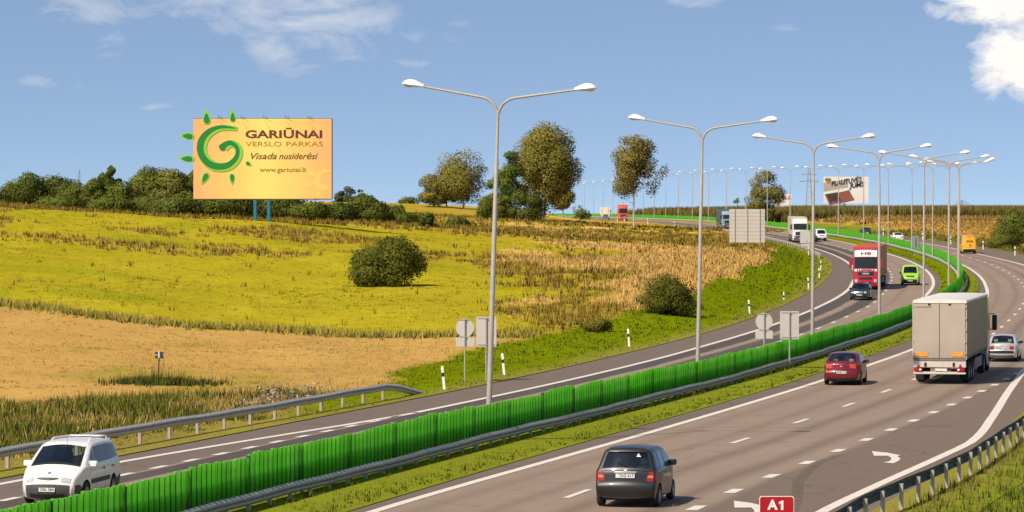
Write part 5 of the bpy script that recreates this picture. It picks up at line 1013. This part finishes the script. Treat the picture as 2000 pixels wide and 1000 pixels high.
# --- dark hatchback driving away in the foreground
def hatchback():
    r=veh('hatchback','dark grey compact hatchback driving away in the foreground','car',3.06,91.2,D(11.6),False,1.79); P=simple('paint_charcoal',(.009,.009,.008),.4,.0,.05,3.,coat=.4,dirt=.4)
    B=Body([(-1.74,.28),(-1.80,.42),(-1.80,.60),(-1.74,.665),(-1.715,.80),(-1.67,.98),(-1.42,1.45),(-1.36,1.53),(-.6,1.575),(.2,1.55),(.55,1.47),(1.2,1.03),(1.3,.99),(1.64,.8),(1.76,.6),(1.77,.42),(1.72,.25)],.86,.98,.35,.24,[(-1.2,.29,.35),(1.22,.29,.35)],plan=(.05,.14),bulge=(.08,.03),rnd=.065); B.holes=[(5.1,6.05,.92),(10.1,10.95,.9)]; B.build('body',P,r); under(B,r)
    B.skin_patch(5.1,6.05,-.92,.92,'rear_window',M_GLASS,r,-.004); B.skin_patch(10.1,10.95,-.9,.9,'windscreen',M_GLASS,r,-.004); B.skin_patch(6.07,7.3,-.9,.9,'roof_spoiler',P,r,.03,4); B.skin_patch(4.98,5.12,-.9,.9,'tailgate_ledge',P,r,.02,2)
    B.end_patch(.34,.655,-.82,.82,'bumper',P,r,.03,False,6,12); B.end_patch(.655,.675,-.8,.8,'tailgate_gap',M_BLK,r,.012,False,1,10); B.end_patch(.29,.36,-.62,.62,'lower_bumper',M_PLAST,r,.02,False,2,8)
    for sd in (-1,1):
        B.end_patch(.71,.80,sd*.58,sd*.84,'tail_light',M_RED,r,.012,False,3,3); B.end_patch(.80,.87,sd*.60,sd*.84,'indicator',M_AMB,r,.013,False,2,3); B.end_patch(.87,.96,sd*.64,sd*.84,'tail_light',M_RED,r,.012,False,3,3)
        B.side_patch([(-1.715,.70),(-1.44,.70),(-1.50,.85),(-1.58,.99),(-1.66,.99),(-1.70,.85)],'tail_light',M_RED,r,sd,.008)
        B.side_patch([(-.02,1.04),(-.02,1.47),(.5,1.42),(.98,1.10),(.98,1.04)],'side_window',M_DGLASS,r,sd); B.side_patch([(-.1,1.04),(-.1,1.47),(-.82,1.46),(-.9,1.05)],'side_window',M_DGLASS,r,sd); B.side_patch([(-.98,1.07),(-.9,1.46),(-1.28,1.43),(-1.42,1.1)],'side_window',M_DGLASS,r,sd)
        B.side_patch([(-.055,.32),(-.055,1.02),(-.065,1.02),(-.065,.32)],'door_gap',M_BLK,r,sd,.006); B.side_patch([(-.25,.86),(-.1,.86),(-.1,.90),(-.25,.90)],'door_handle',P,r,sd,.025)
        mirror(r,B,.78,1.0,sd,P,.2,.15)
        for x in (-1.2,1.22): wheel(r,x,sd*.755,.29,.19)
    B.end_patch(.915,.945,-.30,.30,'handle_strip',M_CHR,r,.03,False,1,6); plate_no(r,onb(B,.845,False,.035),(0,0,-math.pi/2),'TAZ 617',False)
    mb=MB(); p=B.skin(5.2,-.05,.02); q=B.skin(5.42,.35,.02); mb.tube([p,q],.012,5); mb.build('wiper',M_BLK,r); seats(r,(.05,-.85),.45,1.2)
    mb=MB(); a=[B.skin(5.72,-.62,.004),B.skin(5.72,-.42,.004),B.skin(5.93,-.52,.004)]; mb.add(a,[(0,1,2)]); mb.build('window_sticker',M_WHITE,r)
    B.end_patch(.96,1.0,-.04,.04,'badge',M_CHR,r,.02,False,1,2)
hatchback()
# --- saloons
def saloon(label,X,Y,hd,col,metal=.4,front=False,long=1.,lights='wide',text='',mirror_mat=None,cat='car',name='saloon',chrome=False,box=False):
    r=veh(name,label,cat,X,Y,hd,front,2.27); P=paint('paint_'+str(abs(hash(col))%9973),col,metal,.32)
    if box: sil=[(-2.2,.26),(-2.25,.40),(-2.25,.60),(-2.21,.64),(-2.2,.88),(-2.16,.93),(-1.62,.95),(-.98,1.34),(-.7,1.40),(.1,1.40),(.4,1.36),(1.0,.96),(1.15,.92),(2.05,.76),(2.2,.66),(2.24,.44),(2.2,.22)]
    else: sil=[(-2.2,.26),(-2.27,.42),(-2.27,.6),(-2.23,.68),(-2.2,.84),(-2.14,1.03),(-1.72,1.06),(-1.0,1.42),(-.6,1.48),(.1,1.48),(.45,1.43),(1.15,1.0),(1.3,.97),(2.05,.76),(2.22,.6),(2.25,.42),(2.2,.22)]
    B=Body(sil,.88 if not box else .85,.95 if not box else .90,.34,.24,[(-1.32,.31,.36),(1.34,.31,.36)],plan=(.10,.13),bulge=(.10,.03)); B.holes=[(6.06,7.0,.92),(10.05,10.97,.92)]; B.build('body',P,r); under(B,r)
    B.skin_patch(6.06,7.0,-.92,.92,'rear_window',M_GLASS,r,-.004); B.skin_patch(10.05,10.97,-.92,.92,'windscreen',M_GLASS,r,-.004); B.skin_patch(10.92,11.2,-.88,.88,'scuttle',M_BLK,r,.006,2)
    for sd in (-1,1):
        zb=B.belt
        B.side_patch([(-.02,zb+.06),(-.02,1.36-.06*box),(.38,1.33-.06*box),(.92,zb+.07)],'side_window',M_DGLASS,r,sd); B.side_patch([(-.1,zb+.06),(-.1,1.36-.06*box),(-.85,1.34-.07*box),(-1.2,zb+.10)],'side_window',M_DGLASS,r,sd); mirror(r,B,.8,zb+.02,sd,mirror_mat or P,.2,.13)
        for x in (-.06,-1.0): B.side_patch([(x,.3),(x,zb),(x-.01,zb),(x-.01,.3)],'door_gap',M_BLK,r,sd,.006)
        for x in (-1.32,1.34): wheel(r,x,sd*(.77 if not box else .74),.31,.2)
        if lights=='wide': B.end_patch(.80,.99,sd*.42,sd*.80,'tail_light',simple('tail_lamp_bright',(.52,.05,.025),.2,0,.3,9.,coat=.5),r,.012,False,3,5,.08); B.side_patch([(-2.16,.80),(-1.95,.84),(-2.05,.98),(-2.12,.98)],'tail_light',M_RED,r,sd,.01)
        else: B.end_patch(.68,.86,sd*.42,sd*.80,'tail_light',M_RED,r,.012,False,3,5)
        B.end_patch(.60,.72,sd*.42,sd*.80,'headlight',M_LAMP,r,.012,True,3,5)
    B.end_patch(.60,.70,-.36,.36,'grille',M_CHR if chrome else M_BLK,r,.012,True,2,6); B.end_patch(.26,.38,-.66,.66,'air_intake',M_BLK,r,.014,True,2,8)
    if box: B.end_patch(.48,.60,-.8,.8,'bumper_strip',M_BLK,r,.02,False,2,10); B.end_patch(.30,.38,-.7,.7,'lower_bumper',M_PLAST,r,.012,False,2,10)
    else: B.end_patch(.27,.36,-.66,.66,'lower_bumper',M_BLK,r,.014,False,2,10); B.end_patch(.735,.75,-.78,.78,'boot_gap',M_BLK,r,.008,False,1,10)
    plate_no(r,onb(B,.60 if not box else .74,False),(0,0,-math.pi/2),text or 'BNR 109'); plate_no(r,onb(B,.46,True),(0,0,math.pi/2),text or 'BNR 109'); seats(r,(-.1,-1.05),.4,1.1); driver(r,.02,.38,.5)
    B.end_patch(.86,.92,-.05,.05,'badge',M_CHR,r,.012,False,2,2); mb=MB(); mb.box(.5,1.1,-.65,.65,.5,.92); mb.build('dashboard',M_BLK,r); return r
saloon('dark red saloon driving away beside the median grass',15.55,159.6,D(11.2),(.20,.008,.014),.35,text='BRM 124',mirror_mat=M_BLK)
saloon('silver saloon seen from behind, half hidden by the beige truck',26.75,184.5,D(11.8),(.52,.51,.49),.3,lights='low',box=True,mirror_mat=M_BLK)
saloon('dark green saloon approaching in front of the red truck',29.95,291.5,heading(292.)+D(1),(.012,.03,.022),.3,True,box=True,chrome=True)
x=float(xo(5.6,545.)); saloon('white saloon driving away, half hidden by the far green fence',x,545.,heading(545.),(.74,.72,.70),.0,lights='low')
x=float(xo(7.3,600.)); saloon('dark car just above the far green fence',x,600.,heading(600.),(.03,.03,.032),.2,lights='low')
# --- vans
def van(label,X,Y,hd,col,front=True,big=False,text=None,name='van'):
    r=veh(name,label,'van',X,Y,hd,front,2.4 if not big else 2.75); P=paint('vpaint_'+str(abs(hash(col))%9973),col)
    if big: sil=[(-2.7,.35),(-2.75,.5),(-2.75,.62),(-2.72,.7),(-2.70,1.4),(-2.66,2.3),(-2.58,2.46),(-1.,2.52),(1.0,2.5),(1.45,2.4),(2.1,1.35),(2.25,1.25),(2.65,.95),(2.75,.7),(2.76,.45),(2.7,.28)]; w0=1.02; belt=1.25
    else: sil=[(-2.34,.3),(-2.4,.48),(-2.4,.62),(-2.36,.7),(-2.34,1.1),(-2.22,1.8),(-2.1,1.9),(-1.,1.94),(.7,1.93),(1.05,1.84),(1.65,1.18),(1.78,1.1),(2.25,.88),(2.36,.68),(2.4,.45),(2.34,.28)]; w0=.92; belt=1.08
    B=Body(sil,w0,belt,.14 if big else .18,.26,[(-1.5,.33,.39),(1.5,.33,.39)],plan=(.05,.12),bulge=(.06,.03),rnd=.12); B.holes=[(9.1,9.97,.92)]; B.build('body',P,r); under(B,r); B.skin_patch(9.1,9.97,-.92,.92,'windscreen',M_GLASS,r,-.004); B.skin_patch(9.92,10.1,-.88,.88,'scuttle',M_BLK,r,.008,2)
    B.end_patch(.28,.58,-.85,.85,'bumper',M_BLK,r,.03,True,5,10); B.end_patch(.34,.62,-.88,.88,'bumper',M_BLK,r,.03,False,5,10)
    B.end_patch(.80,.90,-.42,.42,'grille',M_BLK,r,.012,True,2,6)
    for sd in (-1,1):
        B.end_patch(.78,.92,sd*.46,sd*.82,'headlight',M_LAMP,r,.014,True,3,4)
        if big:
            B.end_patch(.72,1.28,sd*.82,sd*.95,'tail_light',M_RED,r,.014,False,4,2)
        else: B.end_patch(.8,1.3,sd*.74,sd*.86,'tail_light',M_RED,r,.014,False,4,2)
        B.side_patch([(.55,belt+.06),(.55,1.78 if not big else 2.05),(.95,1.72 if not big else 2.0),(1.4,belt+.1)],'side_window',M_DGLASS,r,sd)
        if not big: B.side_patch([(.45,belt+.06),(.45,1.76),(-.6,1.76),(-.6,belt+.06)],'side_window',M_DGLASS,r,sd)
        mirror(r,B,1.25,belt+.04,sd,P if not big else M_BLK,.22,.22)
        for x in (-1.5,1.5): wheel(r,x,sd*(w0-.12),.33,.21)
    plate_no(r,onb(B,.47,True,.045),(0,0,math.pi/2),'EJK 452'); seats(r,(.35,),.6,1.45); driver(r,.45,.42,.75); driver(r,.45,-.42,.72)
    if big:
        B.end_patch(.64,2.38,-.012,.012,'door_gap',M_BLK,r,.01,False,6,1); plate_no(r,(-2.80,.3,.95),(0,0,-math.pi/2),'DHJ 218'); mb=MB(); mb.rbox(-2.84,-2.76,-.2,-.08,1.05,1.25,.015); mb.build('door_handle',M_BLK,r)
        o=link('lettering',text_mesh(text,.34,simple('print_courier_red',(.42,.05,.012),.5),.004,.2,.95,.01),r); o.location=(-2.80,0,1.72); o.rotation_euler=(math.pi/2,0,-math.pi/2)
    else: B.end_patch(1.2,1.75,-.7,.7,'rear_window',M_DGLASS,r,.008,False,4,6)
    return r
van('lime green van approaching beside the red truck',39.35,334.,heading(334.),(.32,.62,.012))
van('white van approaching right of the white articulated truck',50.7,553.,heading(553.),(.74,.72,.69))
van('yellow delivery van driving away along the far right verge',63.5,469.,heading(469.)+D(1.5),(.80,.40,.004),False,True,'DHL')
# --- trucks
def cab(r,x0,col,visor,style,H=3.75):
    P=paint('tpaint_'+str(abs(hash(col))%9973),col); B=Body([(-1.1,.85),(-1.12,1.6),(-1.1,3.0),(-1.0,H-.12),(-.5,H),(.45,H-.02),(.85,H-.25),(1.02,H-.75),(1.16,1.95),(1.2,1.85),(1.24,1.2),(1.26,.7),(1.22,.36),(1.12,.30)],1.24,2.9,.05,.34,[(.1,.5,.62)],rnd=.14,plan=(.0,.07),bulge=(.08,.03),shoulder=0.)
    root=link('cab',None,r); root.location=(x0,0,0); B.build('shell',P,root)
    zt=H-.80; B.end_patch(2.0,zt,-1.1,1.1,'windscreen',M_DGLASS,root,.012,True,6,10); B.end_patch(zt+.04,H-.18,-1.12,1.12,'visor_panel',visor,root,.016,True,4,10)
    dkl=style!='white'; B.end_patch(1.35 if dkl else 1.15,1.68,-.75,.75,'grille',M_BLK,root,.012,True,4,8)
    if dkl: B.end_patch(.95,1.18,-.62,.62,'grille',M_BLK,root,.012,True,3,8); B.end_patch(.5,.72,-.5,.5,'air_intake',M_BLK,root,.012,True,3,8); B.end_patch(1.74,1.95,-1.14,1.14,'name_band',visor,root,.014,True,2,10)
    else: B.end_patch(.42,1.08,-1.1,1.1,'bumper',simple('dark_grey_bumper',(.07,.068,.066),.6),root,.014,True,4,10)
    for sd in (-1,1):
        B.end_patch(.72,.98,sd*.78,sd*1.14,'headlight',M_LAMP,root,.02,True,3,4); B.side_patch([(.1,2.05),(.1,2.85),(.85,2.85),(.98,2.05)],'side_window',M_DGLASS,root,sd)
        mb=MB(); mb.rbox(.95,1.12,min(sd*1.33,sd*1.58),max(sd*1.33,sd*1.58),2.05,2.85,.04); m_=mb.build('mirror',P if dkl else M_BLK,root,smooth=40); [MB().tube([(1.0,sd*1.2,zq),(1.05,sd*1.45,zq)],.025,5).build('mirror_arm',M_BLK,m_) for zq in (2.9,2.1)]
        wheel(root,.1,sd*1.08,.5,.3); wheel(root,-2.9,sd*1.05,.5,.34)
    mb=MB(); mb.box(-3.6,.9,-.45,.45,.45,.95); mb.build('chassis',M_UNDER,root); return root,B
def trailer(r,x1,L,col,H=4.0,wheels=True,lip=None,z0=1.15,W=1.275):
    # x1: front end
    mb=MB(); mb.rbox(x1-L,x1,-W,W,z0,H,.07); t=mb.build('trailer_body',col,r,smooth=30)
    mb=MB(); mb.box(x1-L+.1,x1-.2,-.5,.5,.75,z0); mb.build('trailer_frame',M_UNDER,r)
    if wheels:
        for k in range(3):
            for sd in (-1,1): wheel(r,x1-L+2.1+1.31*k,sd*1.07,.5,.34)
    for sd in (-1,1): mb=MB(); mb.box(x1-L+5.6,x1-3.4,min(sd*1.2,sd*1.24),max(sd*1.2,sd*1.24),.5,1.0); mb.build('side_guard',simple('side_guard_grey',(.2,.19,.18),.6),r)
    return t
# the beige articulated truck driving away
def semi():
    r=veh('articulated_truck','beige box articulated truck driving away at the right','truck',20.33,160.6,D(12.2),False,8.0); beige=simple('trailer_beige',(.43,.355,.285),.55,0,.07,1.2,dirt=2.2); side=simple('trailer_curtain',(.26,.215,.155),.6,0,.12,.8,dirt=2.2); roofm=simple('trailer_roof',(.70,.65,.59),.5,0,.08,1.); crm=simple('bumper_cream',(.58,.51,.43),.5,0,.12,4.)  # curtain colour darkened for the shade on the side away from the sun
    L=13.6; x1=5.6; xr=x1-L; t=trailer(r,x1,L,side,3.98,lip=None)
    mb=MB(); pts=[(-1.29,3.90),(-1.27,3.98),(-1.18,4.03),(0,4.05),(1.18,4.03),(1.27,3.98),(1.29,3.90)]; mb.sweep([(a,b) for a,b in pts]+[(1.26,3.88),(-1.26,3.88)],[(Vector((xr-.03,0,0)),Vector((0,1,0)),Vector((0,0,1))),(Vector((x1,0,0)),Vector((0,1,0)),Vector((0,0,1)))]); mb.build('roof',roofm,r,smooth=35)
    for sd in (-1,1):
        mb=MB(); mb.rbox(xr-.07,xr-.012,min(sd*.012,sd*1.22),max(sd*.012,sd*1.22),1.24,3.84,.012); d=mb.build('rear_door',beige,r)
        mb=MB(); mb.box(xr-.10,xr-.072,min(sd*.55,sd*1.12),max(sd*.55,sd*1.12),1.33,1.53); mb.build('orange_plate',simple('reflective_orange',(.78,.30,.03),.35,0,.2,6.),d)
        mb=MB()
        for k in range(5): mb.box(xr-.095,xr-.068,min(sd*1.2,sd*1.265),max(sd*1.2,sd*1.265),1.45+k*.55,1.53+k*.55)
        mb.build('hinges',beige,d); mb=MB(); mb.box(xr-.088,xr-.07,min(sd*.42,sd*.54),max(sd*.42,sd*.54),3.76,3.84); mb.build('lock',M_BLK,d)
        mb=MB(); mb.rbox(xr-.02,xr+.1,min(sd*1.23,sd*1.285),max(sd*1.23,sd*1.285),1.18,3.9,.01); mb.build('corner_post',crm,r)
        mb=MB(); mb.rbox(xr-.14,xr-.06,min(sd*.80,sd*1.2),max(sd*.80,sd*1.2),.63,.78,.02); l=mb.build('tail_light',M_RED,r); mb=MB(); mb.box(xr-.146,xr-.141,min(sd*.86,sd*.95),max(sd*.86,sd*.95),.66,.75); mb.build('reverse_lamp',M_WHITE,l)
        mb=MB(); mb.add([(xr-.09,sd*1.08,.82),(xr-.09,sd*.9,.82),(xr-.09,sd*.99,.99)],[(0,1,2)]); mb.build('reflector_triangle',M_RED,r)
        mb=MB(); mb.box(xr+1.2,xr+1.23,min(sd*.85,sd*1.24),max(sd*.85,sd*1.24),.16,1.0); mb.build('mudflap',M_UNDER,r)
        for k,y in enumerate((.62,)): mb=MB(); mb.box(xr-.10,xr-.06,min(sd*y,sd*(y+.1)),max(sd*y,sd*(y+.1)),.86,1.04); mb.build('bracket',M_BLK,r)
        mb=MB()
        for k in range(22): x=xr+.5+k*.6; mb.box(x,x+.035,min(sd*1.277,sd*1.285),max(sd*1.277,sd*1.285),1.05,1.35)
        mb.build('curtain_straps',M_UNDER,r)
    mb=MB(); mb.rbox(xr-.06,xr+.14,-1.25,1.25,.80,1.13,.02); mb.build('rear_beam',crm,r); mb=MB(); mb.rbox(xr-.08,xr+.08,-1.24,1.24,.48,.60,.02); mb.build('bumper_bar',crm,r); mb=MB(); mb.box(xr-.09,xr-.01,-1.24,1.24,1.135,1.22); mb.build('sill',simple('rear_sill',(.20,.17,.14),.6),r); mb=MB(); mb.rbox(xr-.09,xr-.0,-1.255,1.255,3.85,3.9,.01); mb.build('header',crm,r)
    mb=MB(); mb.box(xr-.10,xr-.06,-.35,.2,.64,.76); mb.build('number_plate',M_PLATE,r)
    mb=MB(); mb.box(xr-.0745,xr-.0705,.38,1.12,3.655,3.70); mb.build('maker_mark',simple('print_faint_grey',(.16,.14,.12),.6),r)
    root,B=cab(r,6.9,(.5,.46,.42),simple('cab_visor_beige',(.5,.46,.42),.5),'white',3.8)
semi()
def truck(label,X,Y,hd,cabcol,visor,style,tcol,H=4.0,L=13.6,name='articulated_truck',texts=(),back=8.0):
    r=veh(name,label,'truck',X,Y,hd,True,back); xc=back-1.26; root,B=cab(r,xc,cabcol,visor,style,H-.22); trailer(r,xc-1.35,L,tcol,H); plate_no(r,(back+.12,0,.62),(0,0,math.pi/2),'1 DBK 394',False)
    for body,z,size,wd,mat,rz_ in texts:
        sv=B.s_of(z,True); p=B.skin(sv,0,.04); o=link('lettering',text_mesh(body,size,mat,.004,0,wd,.012),root); o.location=p; o.rotation_euler=(math.pi/2,0,math.pi/2)
    return r
wv=simple('visor_white',(.78,.74,.72),.45); redl=simple('letter_red',(.42,.012,.02),.5); grl=simple('letter_grey',(.5,.5,.5),.4)
truck('red articulated truck with white visor and orange-red trailer approaching',33.55,320.5,heading(321.)+D(.5),(.44,.008,.02),wv,'red',simple('trailer_orange_red',(.46,.075,.03),.55,0,.12,1.,dirt=0),4.1,texts=(('HE',3.38,.42,.95,redl,0),('H.ESSERS',1.845,.2,1.7,redl,0),('MAN',1.52,.2,.6,grl,0)))
truck('white articulated truck with dark grille approaching in the far bend',46.35,543.5,heading(544.)+D(2.6),(.72,.69,.66),wv,'white',simple('trailer_cream',(.50,.44,.37),.55,0,.08,1.),4.0)
truck('blue-grey articulated truck partly behind the large blank direction board',43.9,686.,heading(686.)+D(2),(.20,.30,.36),simple('visor_blue',(.25,.35,.42),.5),'white',simple('trailer_slate',(.055,.085,.12),.55,0,.12,1.),3.85)
Yo=905.; xo_=float(xo(-8.2,Yo)); truck('orange-red box truck far away just left of the lone birch trunk',217*Yo/6600,Yo,heading(Yo)+D(3),(.62,.07,.02),simple('visor_orange',(.62,.07,.02),.5),'red',simple('trailer_orange',(.66,.075,.02),.55,0,.1,1.),4.3,7.2,'box_truck',back=4.6)
Yo=985.; truck('small white box truck far away left of the orange truck',183*Yo/6600,Yo,heading(Yo)+D(3),(.70,.67,.64),wv,'white',simple('trailer_offwhite',(.60,.54,.50),.55,0,.08,1.),3.5,6.2,'box_truck',back=4.2)
